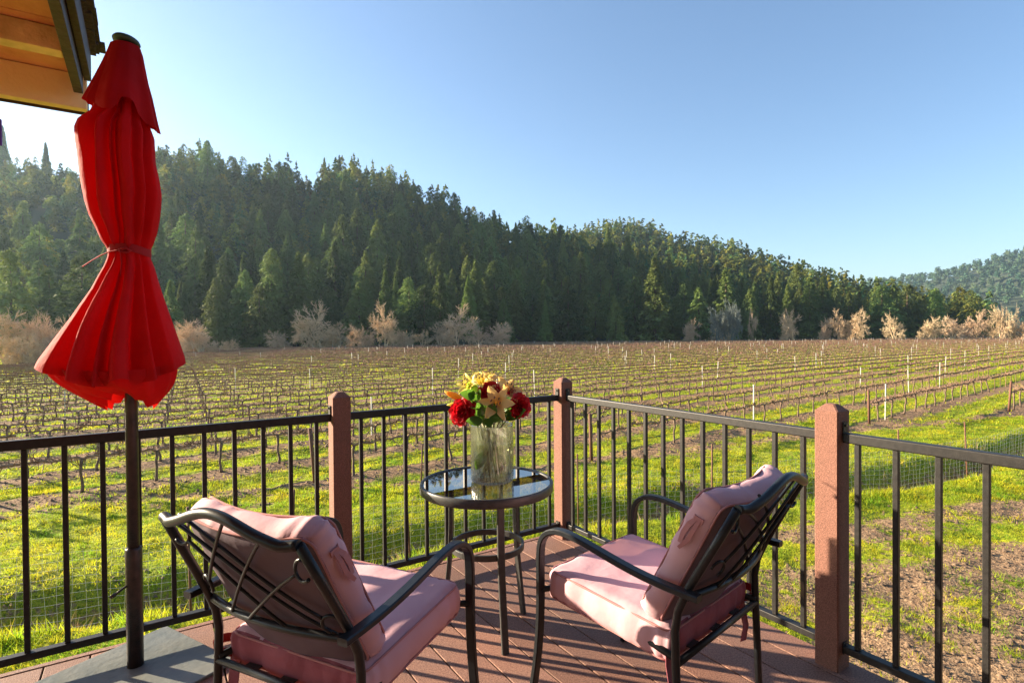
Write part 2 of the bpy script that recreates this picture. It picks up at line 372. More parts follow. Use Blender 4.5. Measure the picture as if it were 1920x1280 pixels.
# ------------------------------------------------------------------ conifers
def conifer_arrays(n, seed, droop=0.25, widthk=0.17, power=0.85, size=1.0, base=0.08):
    """unit-height crown: n small triangles spread over drooping branch tiers"""
    g = np.random.default_rng(seed)
    nb = max(24, n // (14 + 9 * (seed % 3))); zb = base + (1 - base) * g.random(nb) ** 0.88
    zb = np.sort(zb); az = g.random(nb) * 2 * pi
    lob = 1 + 0.28 * np.sin(az * 2 + seed) * np.sin(zb * 9 + seed) + 0.22 * g.standard_normal(nb)
    ln = widthk * (1.02 - zb) ** power * np.clip(lob, 0.45, 1.5) * np.clip((zb - base + 0.06) / 0.16, 0.45, 1) + 0.006
    k = n // nb; out = []
    for i in range(nb):
        t = np.sqrt(g.random(k)) ; t[0] = 1.0
        r = ln[i] * t; sp = (g.random(k) - 0.5) * 0.55 * ln[i] * (1 - 0.5 * t)
        z = zb[i] - droop * r * (0.6 + t) + 0.012 * g.standard_normal(k)
        ca, sa = cos(az[i]), sin(az[i])
        c = np.column_stack([r * ca - sp * sa, r * sa + sp * ca, z])
        s = size * (0.55 + 0.7 * g.random(k)) * (0.5 + 0.9 * (1 - zb[i]))
        d = np.column_stack([np.full(k, ca), np.full(k, sa), -droop * 1.4 + 0.3 * g.standard_normal(k)]); d += 0.35 * g.standard_normal((k, 3))
        e = np.column_stack([np.full(k, -sa), np.full(k, ca), 0.5 * g.standard_normal(k)]); e += 0.35 * g.standard_normal((k, 3))
        s = s[:, None] * 0.5
        out.append(np.stack([c + d * s, c - d * s * 0.55 + e * s * 0.62, c - d * s * 0.55 - e * s * 0.62], 1))
    T = np.concatenate(out); return T.reshape(-1, 3)
def broad_arrays(n, seed, size):
    g = np.random.default_rng(seed); nl = 14
    cz = 0.35 + 0.5 * g.random(nl); ca = g.random(nl) * 2 * pi; cr = 0.22 * g.random(nl) * (1.2 - cz)
    C = np.column_stack([cr * np.cos(ca), cr * np.sin(ca), cz]); rad = 0.10 + 0.10 * g.random(nl)
    i = g.integers(0, nl, n); d = g.standard_normal((n, 3)); d /= np.linalg.norm(d, axis=1)[:, None]
    c = C[i] + d * rad[i][:, None] * (0.7 + 0.35 * g.random(n))[:, None]
    a = g.standard_normal((n, 3)); b = g.standard_normal((n, 3)); s = size * 0.5
    return np.stack([c + a * s * .6, c + b * s * .6, c - (a + b) * s * .4], 1).reshape(-1, 3)
def tri_faces(V): return np.arange(len(V)).reshape(-1, 3)
crown_hi = []; kinds = [(0.22, 0.19, 0.75), (0.30, 0.21, 0.62), (0.18, 0.17, 0.85), (0.35, 0.24, 0.55), (0.25, 0.20, 0.7), (0.4, 0.27, 0.5), (0.2, 0.23, 0.65), (0.3, 0.29, 0.48)]
for i, (dr, wk, pw) in enumerate(kinds):
    A = conifer_arrays(6000, 100 + i, dr, wk, pw, size=0.040, base=0.06 + 0.05 * (i % 3))
    me = bpy.data.meshes.new('crown'); me.from_pydata(A.tolist(), [], tri_faces(A).tolist()); me.materials.append(M_con); crown_hi.append(me)
tb = MB(); tb.tube([(0, 0, -0.04), (0.004, 0, 0.3), (0, 0.004, 0.7), (0, 0, 0.97)], [0.018, 0.013, 0.007, 0.001], 6)
tko = tb.build('trunk', M_trunk); trunk_me = tko.data; bpy.data.objects.remove(tko)
crown_lo = [conifer_arrays(1500, 200 + i, k[0], k[1] * 1.05, k[2], size=0.062, base=0.08) for i, k in enumerate(kinds)]
crown_lo2 = [conifer_arrays(420, 300 + i, k[0], k[1] * 1.05, k[2], size=0.11, base=0.08) for i, k in enumerate(kinds)]
broad_lo = [broad_arrays(900, 400 + i, 0.085) for i in range(3)]
broad_lo2 = [broad_arrays(150, 420 + i, 0.19) for i in range(3)]
broad_lo2 += [conifer_arrays(120, 430, .3, .2, .7, size=.18)]

def scatter(f, th0, th1, kmin, kmax, spacing, seed):
    g = np.random.default_rng(seed); pts = []
    rmax = f.ridge.max() * 1.1; cells = {}
    n = int((th1 - th0) * 0.5 * (rmax ** 2) / spacing ** 2 * 3.2)
    th = th0 + (th1 - th0) * g.random(n); r = rmax * np.sqrt(g.random(n))
    x = r * np.sin(th); y = r * np.cos(th); z, k = f(x, y)
    ok = (k > kmin) & (k < kmax)
    for a, b, c, kk in zip(x[ok], y[ok], z[ok], k[ok]):
        ci = (int(a // spacing), int(b // spacing)); bad = False
        for i in (-1, 0, 1):
            for j in (-1, 0, 1):
                for q in cells.get((ci[0] + i, ci[1] + j), ()):
                    if (q[0] - a) ** 2 + (q[1] - b) ** 2 < spacing ** 2: bad = True; break
                if bad: break
            if bad: break
        if not bad: cells.setdefault(ci, []).append((a, b)); pts.append((a, b, c, kk))
    return np.array(pts)

def merged(name, pts, hts, protos, m, **tags):
    g = np.random.default_rng(len(pts)); Vs = []; Ts = []
    for (x, y, z, k), h in zip(pts, hts):
        P = protos[g.integers(len(protos))]; a = g.random() * 2 * pi; w = h * (0.9 + 0.35 * g.random())
        ca, sa = cos(a) * w, sin(a) * w
        q = np.column_stack([P[:, 0] * ca - P[:, 1] * sa + x, P[:, 0] * sa + P[:, 1] * ca + y, P[:, 2] * h + z])
        Vs.append(q); Ts.append(np.full(len(q), g.random()))
    V = np.concatenate(Vs)
    return np_mesh(name, V, tri_faces(V), m, attrs={'tint': np.concatenate(Ts)}, **tags)

p1 = scatter(H1, R(-46), theta_px(1830), -0.04, 1.10, 8.2, 1)
g = np.random.default_rng(11)
h1 = (17 + 15 * g.random(len(p1)) ** 1.3) * np.interp(np.arctan2(p1[:, 0], p1[:, 1]), [theta_px(200), theta_px(600), theta_px(1400), theta_px(1700)], [0.8, 1.0, 1.0, 0.86])
h1 *= np.where(p1[:, 3] > 0.85, 0.86, 1.0)
h1 *= np.where(g.random(len(p1)) < 0.06, 1.25, 1.0)
lowk = p1[:, 3] < 0.06; h1[lowk] *= 1.05
size = h1 / np.hypot(p1[:, 0], p1[:, 1]); inframe = (np.abs(p1[:, 0] / p1[:, 1]) < 0.93)
order = np.argsort(-(size * inframe)); ind = order[:300]; rest = order[300:]
proto = None
def side_of(x, y):
    px = 960 + F * x / y
    return ('behind the umbrella' if px < 330 else 'left of the vase' if px < 620 else 'above the vase' if px < 960 else 'right of the corner post' if px < 1300 else 'above the orange bare trees')
for n_, i in enumerate(ind):
    x, y, z, k = p1[i]; h = h1[i]
    if proto is None:
        proto = empty('conifer', (x, y, z)); 
        a = bpy.data.objects.new('crown', crown_hi[0]); COL.objects.link(a); a.parent = proto
        b = bpy.data.objects.new('trunk', trunk_me); COL.objects.link(b); b.parent = proto
        proto['category'] = 'tree'; proto['group'] = 'tall conifers at the front of the wooded hillside'
        proto['label'] = 'tall dark green conifer at the foot of the wooded hill beyond the vineyard'
        t = proto
    else: t = copy_tree(proto)
    t.location = (x, y, z); t.rotation_euler = (0, 0, random.random() * 6.28); w = h * random.uniform(0.85, 1.25); t.scale = (w, w, h)
    t['label'] = ('very tall' if h > 27 else 'tall' if h > 23 else 'mid sized' if h > 20 else 'shorter') + ' conifer ' + ('at the foot' if k < .05 else 'low on the slope' if k < .15 else 'higher up the slope') + ' of the hill, ' + side_of(x, y)
    t.children[0].data = crown_hi[int(random.random() * 8)] if t.children[0].name.startswith('crown') else trunk_me
for (px, k_, h_, lab) in ((12, .93, 40, 'tall lone fir above the left ridge at the picture edge'), (92, .93, 34, 'tall thin fir on the left ridge beside the umbrella'), (612, .97, 30, 'tallest fir on the crest of the wooded hill'), (640, .99, 25, 'second fir on the crest, right of the tallest one')):
    th = theta_px(px); r_ = float(np.interp(th, H1.t, H1.foot) * (1 - k_) + np.interp(th, H1.t, H1.ridge) * k_); x, y = r_ * sin(th), r_ * cos(th)
    t = copy_tree(proto); t.location = (x, y, float(H1(np.array([x]), np.array([y]))[0][0]) - 1); t.scale = (h_ * .8, h_ * .8, h_); t['label'] = lab; t['group'] = 'tall firs on the skyline'
    for c in t.children:
        if c.name.startswith('crown'): c.data = crown_hi[2]
is_b = g.random(len(rest)) < np.where(np.arctan2(p1[rest, 0], p1[rest, 1]) < theta_px(300), 0.45, 0.10)
merged('forest', p1[rest][~is_b], h1[rest][~is_b], crown_lo, M_con_m, kind='stuff', category='forest', label='dense conifer forest covering the shaded near hillside')
merged('broadleaf_forest', p1[rest][is_b], h1[rest][is_b] * 0.7, broad_lo, M_con_m, kind='stuff', category='forest', label='rounded evergreen trees mixed through the conifers of the near hillside')
pl_ = scatter(H1, R(-80), R(-46), 0.45, 1.1, 15, 2)
merged('forest', pl_, 12 + 6 * g.random(len(pl_)), crown_lo2, M_con_m, kind='stuff', category='forest', label='forest continuing along the hill beyond the left edge')
p2 = scatter(H2, theta_px(960), theta_px(1860), -0.1, 1.08, 9.0, 3)
merged('forest', p2, 17 + 12 * g.random(len(p2)), crown_lo2, M_con_m, kind='stuff', category='forest', label='sunlit conifer forest on the second hill behind the dark slope')
p3 = scatter(H3, theta_px(1600), theta_px(2150), -0.05, 1.05, 19.0, 4)
merged('forest', p3, 18 + 12 * g.random(len(p3)), broad_lo2, M_oak, kind='stuff', category='forest', label='hazy blue green trees on the far hill at the right')

# ------------------------------------------------------------------ bare trees
def bare_tree(seed, spread=0.5, stems=4, twigr=0.0034, nlev=4):
    g = random.Random(seed); mb = MB(); tw = MB(); cen = Vector((0, 0, .58))
    def grow(p, d, L, r, lev):
        k = 3; pts = [p]; rr = [r]; dd = d.copy()
        for i in range(k):
            dd = (dd + Vector((g.gauss(0, .20), g.gauss(0, .20), g.gauss(0.02, .12)))).normalized()
            q = pts[-1] + dd * (L / k); pts.append(q); rr.append(r * (1 - 0.45 * (i + 1) / k))
        (mb if lev < 2 else tw).tube(pts, rr, 5 if lev < 2 else 3, caps=False, smooth=False)
        if lev >= nlev: return
        for j in range((4, 5, 5, 6)[lev]):
            idx = g.choice((1, 2, 3)) if lev else g.choice((2, 3)); q = pts[idx]
            out = (q - cen); out.z *= .6
            ax = Vector((g.gauss(0, 1), g.gauss(0, 1), g.gauss(0, .7))).normalized()
            nd = (dd * .8 + ax * .75 + out.normalized() * .35 + Vector((0, 0, .06))).normalized()
            grow(q, nd, L * g.uniform(.55, .80), max(twigr, rr[idx] * 0.62), lev + 1)
    for s in range(stems):
        a = 2 * pi * s / stems + g.random()
        d = Vector((cos(a) * spread * g.uniform(.2, 1), sin(a) * spread * g.uniform(.2, 1), 1)).normalized()
        grow(Vector((cos(a) * .02, sin(a) * .02, -0.02)), d, 0.34 * g.uniform(.7, 1.2), 0.024, 0)
    return mb, tw
def bare_proto(i, seed, spread, stems, twm):
    mb, tw = bare_tree(seed, spread, stems)
    mz = max(v[2] for v in tw.v)
    wx = sorted(abs(v[0]) for v in tw.v)[int(len(tw.v) * .97)] * 2
    for q in (mb, tw): q.v = [(v[0] / wx, v[1] / wx, v[2] / mz) for v in q.v]
    t = empty('bare_tree'); mb.build('trunk', twm, t); tw.build('crown', twm, t); return t
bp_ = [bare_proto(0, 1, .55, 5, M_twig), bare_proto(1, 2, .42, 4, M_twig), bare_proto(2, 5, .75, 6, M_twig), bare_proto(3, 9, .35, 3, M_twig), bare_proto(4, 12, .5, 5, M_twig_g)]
used = set()
def put_bare(i, px, ybase, ytop, wpx, label, grp='leafless trees along the far edge of the vineyard', kx=1.0):
    yh = 627 + 0.0075 * (960 - px); Z = (H - G0) * F / max(6, (ybase - yh)); X = (px - 960) / F * Z
    h = (ybase - ytop) / F * Z * 1.05; w = wpx / F * Z * (.88 if px < 1250 else .68) * kx
    if i in used: t = copy_tree(bp_[i])
    else: t = bp_[i]; used.add(i)
    t.location = (X, Z, G0 - 0.05); t.rotation_euler = (0, 0, random.random() * 6.28); t.scale = (w * random.uniform(.85, 1.1), w, h)
    t['category'] = 'tree'; t['label'] = label; t['group'] = grp
bt = [(0, 16, 690, 555, 110, 'broad leafless willow filling the left edge of the picture behind the vines'),
      (2, 75, 689, 582, 100, 'low bushy willow in pale twigs beside the left edge willow'),
      (0, 128, 686, 572, 84, 'pale twiggy willow just left of the red umbrella skirt'),
      (2, 45, 693, 620, 120, 'low tangle of pale brush in front of the left willows'),
      (2, 110, 690, 618, 110, 'low pale brush touching the left side of the umbrella skirt'),
      (0, 340, 668, 592, 56, 'leafless tree half hidden by the right side of the umbrella skirt'),
      (0, 378, 668, 598, 66, 'round bare tree immediately right of the umbrella skirt'),
      (2, 430, 663, 634, 44, 'smallest bare bush, right of the round tree by the umbrella'),
      (0, 530, 657, 616, 46, 'low bare tree at the left end of the long row of bare trees'),
      (1, 590, 657, 562, 78, 'tallest bare tree with a wide crown left of centre'),
      (0, 630, 656, 600, 54, 'bare tree beneath the right side of the tallest bare tree'),
      (2, 677, 655, 606, 60, 'wide low bare tree between the two tall ones left of centre'),
      (1, 722, 655, 564, 50, 'tall narrow bare tree standing in the middle of the bare row'),
      (2, 758, 654, 614, 50, 'low spreading bare tree right of the narrow tall one'),
      (3, 792, 653, 618, 34, 'small leaning bare tree before the dense orange one'),
      (0, 825, 652, 600, 44, 'orange twigged bare tree beside the dense upright one'),
      (1, 857, 652, 570, 66, 'dense upright orange bare tree left of the flower vase'),
      (0, 898, 652, 604, 40, 'brownish bare tree in shade beside the dense upright one'),
      (0, 928, 651, 600, 50, 'pale rounded bare tree above the flowers'),
      (0, 1300, 642, 596, 52, 'purplish bare tree in the shade right of the dark forest centre'),
      (4, 1345, 642, 575, 62, 'grey blue bare tree rising behind the purplish ones'),
      (4, 1372, 642, 560, 44, 'tallest grey blue bare tree in the shade'),
      (2, 1352, 641, 606, 80, 'low purplish brush below the grey blue bare trees'),
      (3, 1412, 641, 580, 26, 'slim bare tree with a sunlit orange top'),
      (0, 1487, 641, 576, 50, 'orange bare tree right beside the tall utility pole'),
      (0, 1543, 641, 592, 34, 'smaller orange bare tree left of a close pair'),
      (1, 1572, 641, 577, 34, 'narrow orange bare tree in the middle of a close trio'),
      (0, 1608, 641, 576, 52, 'wide orange bare tree at the right of a close trio'),
      (0, 1677, 640, 583, 36, 'solitary orange bare tree left of the red roofed barn'),
      (0, 1738, 640, 590, 40, 'bare tree standing in front of the barn at its right'),
      (0, 1786, 640, 588, 44, 'golden bare tree right of the barn'),
      (1, 1832, 640, 580, 56, 'broad orange bare tree right of the golden one'),
      (2, 1880, 640, 568, 66, 'tall pale bare tree with dark trunk near the right edge'),
      (0, 1916, 640, 592, 40, 'reddish bare tree cut by the right edge of the picture')]
for a in bt: put_bare(*a)

# utility poles and barn
def upole(px, ytop, label):
    Z = 268.0; X = (px - 960) / F * Z; hgt = (634 - ytop) / F * Z + (H - G0)
    t = empty('utility_pole', (X, Z, G0), label=label, category='utility pole')
    m = MB(); m.tube([(0, 0, 0), (0, 0, hgt)], [.22, .16], 8); m.build('pole', M_trunk, t)
    m = MB(); m.box((0, 0, hgt - .6), (2.6, .15, .2)); m.build('crossarm', M_trunk, t)
upole(1266, 608, 'distant wooden utility pole in front of the dark forest'); upole(1459, 600, 'distant utility pole left of the orange bare tree')
def barn():
    Z = 305.0; X = (1712 - 960) / F * Z
    t = empty('barn', (X, Z, G0), R(-8), label='distant white barn with a dark red roof among the bare trees', category='barn')
    m = MB(); m.box((0, 0, 2.0), (15, 9, 4.0)); m.build('wall', mat('barn_wall', (.75, .78, .82), .7), t)
    m = MB(); m.add([(-9, -6, 3.8), (9, -6, 3.8), (9, 0, 8.6), (-9, 0, 8.6), (9, 6, 3.8), (-9, 6, 3.8)], [(0, 1, 2, 3), (3, 2, 4, 5), (0, 3, 5), (1, 4, 2)])
    m.build('roof', mat('barn_roof', (.33, .03, .04), .7, base2=(.2, .02, .03), scale=.6), t)
    m = MB(); m.box((-2.2, -4.55, 1.5), (3.2, .12, 3.0)); m.box((4, -4.55, 1.9), (1.4, .12, 1.1)); m.build('door', mat('barn_door', (.25, .30, .38), .7), t)
barn()

# ------------------------------------------------------------------ vineyard
def vine_mesh(seed, full=True):
    g = random.Random(seed); tr = MB(); cn = MB()
    h = 0.80 + g.uniform(-.02, .02); pts = [(0, 0, -.06)]; x = y = 0
    for i in range(1, 7):
        x += g.gauss(0, .014); y += g.gauss(0, .014); pts.append((x, y, h * i / 6))
    tr.tube(pts, [.046, .037, .032, .031, .034, .039, .046], 6)
    for sgn in (-1, 1):
        n = 8; q = [Vector(pts[-1]) - Vector((0, 0, .02))]; 
        for i in range(1, n + 1):
            q.append(Vector((x + sgn * .77 * i / n, y + g.gauss(0, .010), 0.82 + g.gauss(0, .009) + 0.01 * sin(i))))
        cn.tube(q, [.036] + [.034 - .0014 * i for i in range(n)], 5)
        for i in range(1, n + 1):
            for rep in range(g.choice((3, 4, 4))):
                b = q[i] + Vector((g.uniform(-.04, .04), 0, 0)); L = g.uniform(.08, .20) if g.random() < .8 else g.uniform(.2, .42)
                d = Vector((g.gauss(0, .55), g.gauss(0, .5), g.choice((1, 1, .6, -.7)) + g.gauss(0, .2))).normalized()
                m1 = b + d * L * .5; d2 = (d + Vector((g.gauss(0, .5), g.gauss(0, .4), .1))).normalized()
                cn.tube([b, m1, m1 + d2 * L * .5], [.014, .010, .006], 4, caps=False, smooth=False)
    return tr, cn
rows = []
for k in range(-1, 90):
    p = ROW0 + PITCHR * k; s = np.arange(-220, 420, 1.48) + (k * 0.37) % 1.48
    x = p * ROW_N[0] + s * ROW_D[0]; y = p * ROW_N[1] + s * ROW_D[1]
    x = x + 0; ok = (y > near_b(x)) & (y < far_b(x, y)) & (np.abs(x / np.maximum(y, 1)) < 1.05) & (y > 6)
    if ok.any(): rows.append((k, p, s[ok], x[ok], y[ok]))
allv = np.array([(x, y, k) for k, p, S, X, Y in rows for x, y in zip(X, Y) if random.random() > 0.04])
dist = np.hypot(allv[:, 0], allv[:, 1]); vis = np.abs(allv[:, 0] / allv[:, 1]) < 0.95
order = np.argsort(dist + 1000 * (~vis)); near_i = order[:300]; far_i = order[300:]
vprot = []
for i in range(7):
    tr, cn = vine_mesh(50 + i); t = empty('grapevine', category='grapevine', group='pruned grapevines of the nearest vineyard rows',
        label='bare pruned grapevine with short spurs in the nearest vineyard rows')
    tr.build('trunk', M_bark, t); cn.build('cordon', M_cane, t); vprot.append(t)
ang_row = math.atan2(ROW_D[1], ROW_D[0]); usedv = set()
for n_, i in enumerate(near_i):
    x, y, k = allv[i]; j = n_ % 7
    t = copy_tree(vprot[j]) if j in usedv else vprot[j]; usedv.add(j)
    t.location = (x, y, float(gz(np.array([x]), np.array([y]))[0])); t.rotation_euler = (random.gauss(0, .03), random.gauss(0, .03), ang_row + (pi if random.random() < .5 else 0))
    t.scale = (1, 1, random.uniform(.97, 1.04)); pv_ = 960 + F * x / y
    t['label'] = 'bare grapevine, %s vine row from the deck, %s' % (['first', 'second', 'third', 'fourth', 'fifth', 'sixth', 'seventh', 'eighth', 'ninth', 'tenth'][min(9, int(k) + 1)], 'left of the umbrella pole' if pv_ < 245 else 'right of the umbrella pole' if pv_ < 637 else 'left of the corner post' if pv_ < 1055 else 'right of the corner post' if pv_ < 1560 else 'right of the closest post')
# far vines: low-detail, one mesh
def low_vine(seed):
    g = np.random.default_rng(seed); T = []
    def bar(a, b, w):
        a = np.array(a, float); b = np.array(b, float)
        for o in (np.array([1, 0, 0]), np.array([0, 1, 0])) if abs(b[2] - a[2]) > .3 else (np.array([0, 0, 1]), np.array([0, 1, 0])):
            o = o * w / 2; T.extend([[a - o, a + o, b + o], [a - o, b + o, b - o]])
    bar((0, 0, 0), (g.normal(0, .03), 0, .8), .042)
    z1 = .82 + g.normal(0, .012)
    bar((-.76, 0, .82 + g.normal(0, .012)), (0, 0, z1), .085); bar((0, 0, z1), (.76, 0, .82 + g.normal(0, .012)), .085)
    for i in range(34):
        x = g.uniform(-.74, .74); up_ = 1 if g.random() < .72 else -.7; dz = g.uniform(.08, .26) * up_; w = .024; a = g.normal(0, .9)
        T.append([(x - w, 0, .82), (x + w, 0, .82), (x + g.normal(0, .12), g.normal(0, .14), .82 + dz)])
        if i % 2: T.append([(x, -w, .82), (x, w, .82), (x + g.normal(0, .14), g.normal(0, .16), .82 + dz * 1.1)])
    return np.array(T).reshape(-1, 3)
LV = [low_vine(i) for i in range(8)]
c_, s_ = cos(ang_row), sin(ang_row); Vs = []; Ts = []
for i in far_i:
    x, y, k = allv[i]; P = LV[i % 8]
    Vs.append(np.column_stack([P[:, 0] * c_ - P[:, 1] * s_ + x, P[:, 0] * s_ + P[:, 1] * c_ + y, P[:, 2] * random.uniform(.96, 1.04) + G0])); Ts.append(np.full(len(P), random.random()))
Vv = np.concatenate(Vs)
np_mesh('vineyard_rows', Vv, tri_faces(Vv), M_farvine, attrs={'tint': np.concatenate(Ts)}, kind='stuff', category='vineyard', label='bare vines in long rows receding to the far edge of the vineyard')
# white stakes
pm = MB(); pm.box((0, 0, .72), (.036, .036, 1.56)); pm.box((0, 0, 1.505), (.05, .05, .03))
wp = pm.build('vineyard_post', M_white, None, category='post', group='white posts in the vineyard rows', label='white metal trellis post standing up above the vines')
posts = []
for k, p, S, X, Y in rows:
    for q in range(len(S)):
        if (q * 5 + k * 37) % 61 < 2 or (k % 5 == 1 and (q + k) % 22 == 0): posts.append((X[q] + .7 * ROW_D[0], Y[q] + .7 * ROW_D[1]))
posts = np.array(posts); pr = posts[:, 0] / posts[:, 1]
# left part of the field has darker wooden posts, mostly short; the white ones show on the right and far
keep = (pr > -0.35) | (rng.random(len(posts)) < 0.45); keep &= np.hypot(posts[:, 0], posts[:, 1]) > 19
posts = posts[keep]; dp = np.hypot(posts[:, 0], posts[:, 1]); vis = np.abs(posts[:, 0] / posts[:, 1]) < .95
order = np.argsort(dp + 1000 * (~vis))
for n_, i in enumerate(order[:300]):
    o = wp if n_ == 0 else wp.copy()
    if n_: COL.objects.link(o)
    o.location = (posts[i, 0], posts[i, 1], G0); o.rotation_euler = (random.gauss(0, .02), random.gauss(0, .02), ang_row); o.scale = (1, 1, random.uniform(.92, 1.12)); pv_ = 960 + F * posts[i, 0] / posts[i, 1]
    o['label'] = 'pale post among vines, %s, %s' % ('near the front' if dp[i] < 45 else 'in mid field' if dp[i] < 90 else 'far across the field', 'left of the vase' if pv_ < 880 else 'above the right railing' if pv_ < 1560 else 'right of the closest post')
bx = np.array([(-.02, -.02, 0), (.02, -.02, 0), (.02, .02, 0), (-.02, .02, 0), (-.02, -.02, 1.45), (.02, -.02, 1.45), (.02, .02, 1.45), (-.02, .02, 1.45)])
bf = np.array([(0, 1, 5, 4), (1, 2, 6, 5), (2, 3, 7, 6), (3, 0, 4, 7), (4, 5, 6, 7)])
if len(order) > 300:
    Vp = np.concatenate([bx + [posts[i, 0], posts[i, 1], G0] for i in order[300:]]); Fp = np.concatenate([bf + 8 * j for j in range(len(order) - 300)])
    np_mesh('far_vineyard_posts', Vp, Fp, M_white, kind='stuff', category='post', label='tiny white posts far away in the vineyard')
# wires of the nearest rows
for (k, p, S, X, Y) in rows[:9]:
    m = MB(); a = 0; b = min(len(S) - 1, 60)
    for z, w in ((.84, .003), (1.12, .0025)): m.tube([(X[a], Y[a], G0 + z), (X[b], Y[b], G0 + z)], w, 4)
    m.tube([(X[i], Y[i], G0 + .38 + .02 * sin(i * 2.1)) for i in range(a, b, 1)], .007, 4)
    m.build('trellis_wires', M_hose, None, category='wires', group='trellis wires along the nearest rows', label='thin wires and black drip hose strung along a near vine row')
# brown end posts
epm = MB(); epm.tube([(0, 0, -.1), (0.0, 0, 1.45)], [.05, .045], 8)
ep = None
for n_, (k, p, S, X, Y) in enumerate(rows[:9]):
    x, y = X[0] - 1.0 * ROW_D[0], Y[0] - 1.0 * ROW_D[1]
    if ep is None: o = ep = epm.build('end_post', M_rust, None, category='post', group='rusty end posts of the vine rows', label='leaning brown end post at the near end of a vine row')
    else: o = ep.copy(); COL.objects.link(o)
    o.location = (x, y, G0); o.rotation_euler = (random.gauss(0, .06), random.gauss(-.12, .05), ang_row)

# ------------------------------------------------------------------ wire mesh fence with rusty stakes
fen = empty('wire_fence', (0, 0, 0), label='low square wire mesh fence with rusty stakes between lawn and ditch', category='fence')
fp = []
xx = -9.0
while xx < 26: fp.append((xx, float(fence_y(xx)))); xx += 0.135
m = MB(); hgt = [0.06 + .105 * i for i in range(10)]
base = [float(gz(np.array([a]), np.array([b]))[0]) for a, b in fp]
bs = np.convolve(base, np.ones(9) / 9, 'same'); bs[:5] = base[5]; bs[-5:] = base[-6]
for hz in hgt: m.tube([(a, b + .01 * sin(i * .9 + hz * 9), bs[i] + hz + .012 * sin(i * .7 + hz * 4)) for i, (a, b) in enumerate(fp)], .0022, 3, caps=False)
for i, (a, b) in enumerate(fp):
    m.tube([(a + .02 * sin(i * 1.7 + q), b, bs[i] + .02 + q * hgt[-1] / 4) for q in range(5)], .0020, 3, caps=False)
m.build('wire_netting', M_wire, fen)
for sx in (-7.9, -4.35, -1.72, 1.24, 4.1, 6.35, 9.0, 11.5, 15.2, 20):
    sy = float(fence_y(sx)); m = MB(); l = random.uniform(-.10, .02); m.tube([(sx, sy - .03, G0 - .2), (sx + l, sy - .03, G0 + 1.42)], .017, 6); m.build('stake', M_rust, fen)
for (a, b, c, hh_) in ((-4.6, 11.6, .02, .5), (1.9, 14.2, -.03, 1.3), (-2.2, 13.2, .05, 1.1)):
    m = MB(); m.tube([(0, 0, -.1), (c, 0, hh_)], .02, 6)
    m.build('wooden_stake', M_rust, None, loc=(a, b, G0), category='stake', group='lone stakes in the grass', label='thin rusty stake standing alone in the grass before the vines')

# ------------------------------------------------------------------ grass
def blades(xy, hmin, hmax, w, per, seed, spread=0.05):
    g = np.random.default_rng(seed); n = len(xy) * per
    b = np.repeat(xy, per, 0) + g.normal(0, spread, (n, 2)); z = gz(b[:, 0], b[:, 1]) - .01
    az = g.random(n) * 2 * pi; hh_ = hmin + (hmax - hmin) * g.random(n); ln = g.normal(0, .5, (n, 2)) * hh_[:, None]
    ww = w * (.6 + .8 * g.random(n)); dx = np.cos(az) * ww; dy = np.sin(az) * ww
    A = np.column_stack([b[:, 0] - dx, b[:, 1] - dy, z]); B = np.column_stack([b[:, 0] + dx, b[:, 1] + dy, z]); C_ = np.column_stack([b[:, 0] + ln[:, 0], b[:, 1] + ln[:, 1], z + hh_])
    T = np.repeat(np.repeat(g.random(len(xy)), per), 3)
    return np.stack([A, B, C_], 1).reshape(-1, 3), T
def grass_pts(n, y0, y1, seed, power=1.0):
    g = np.random.default_rng(seed); y = y0 + (y1 - y0) * g.random(n) ** power; x = (g.random(n) * 2 - 1) * (y * 1.0 + .5)
    return np.column_stack([x, y])
def gmask(P, seed):
    x, y = P.T; g = np.random.default_rng(seed); s = soil_mask(x, y); p = x * ROW_N[0] + y * ROW_N[1]
    strip = np.where(in_vine(x, y), np.clip(0.25 + 1.6 * np.cos(2 * pi * (p - ROW0) / PITCHR), 0, 1), 0)
    k = np.maximum(s ** 1.0 * 0.985, strip * 0.94); return g.random(len(x)) > k
Vs = []; Ts = []
for n, y0, y1, hm, hM, w, per, sd, pw in ((34000, 4.8, 14, .03, .085, .0055, 7, 1, 1.2), (26000, 12, 24, .04, .10, .009, 6, 2, 1.0), (30000, 22, 60, .06, .15, .022, 4, 3, 1.0), (60000, 52, 190, .10, .24, .09, 3, 4, 0.9)):
    P = grass_pts(n, y0, y1, sd, pw); P = P[gmask(P, sd + 50)]
    cl = fbm(P[:, 0] * 1.5, P[:, 1] * 1.5, 3, 77); 
    v, t = blades(P, hm, hM, w, per, sd + 9); Vs.append(v); Ts.append(t)
v = np.concatenate(Vs); np_mesh('grass', v, tri_faces(v), M_grass, attrs={'tint': np.concatenate(Ts)}, kind='stuff', category='grass', label='short bright green grass covering the lawn and the strips between vines')
# longer weeds on the ditch banks and by the fence
g = np.random.default_rng(5); n = 5200; x = -11 + 36 * g.random(n); y = fence_y(x) + g.normal(.15, .38, n); P = np.column_stack([x, y]); P = P[fbm(x * 1.2, y * 1.2, 2, 4) > .44]
v, t = blades(P, .08, .24, .010, 6, 91, .05); np_mesh('grass', v, tri_faces(v), M_grass, attrs={'tint': t}, kind='stuff', category='grass', label='longer grass growing along the fence and the ditch bank')
n = 1500; x = -11 + 36 * g.random(n); y = fence_y(x) + .35 + np.abs(g.normal(0, .5, n)); P = np.column_stack([x, y]); P = P[fbm(x * .8, y * .8, 2, 14) > .52]
v, t = blades(P, .12, .38, .007, 6, 92, .05); np_mesh('dry_weeds', v, tri_faces(v), M_dry, attrs={'tint': t}, kind='stuff', category='weeds', label='dry brown weeds along the ditch')
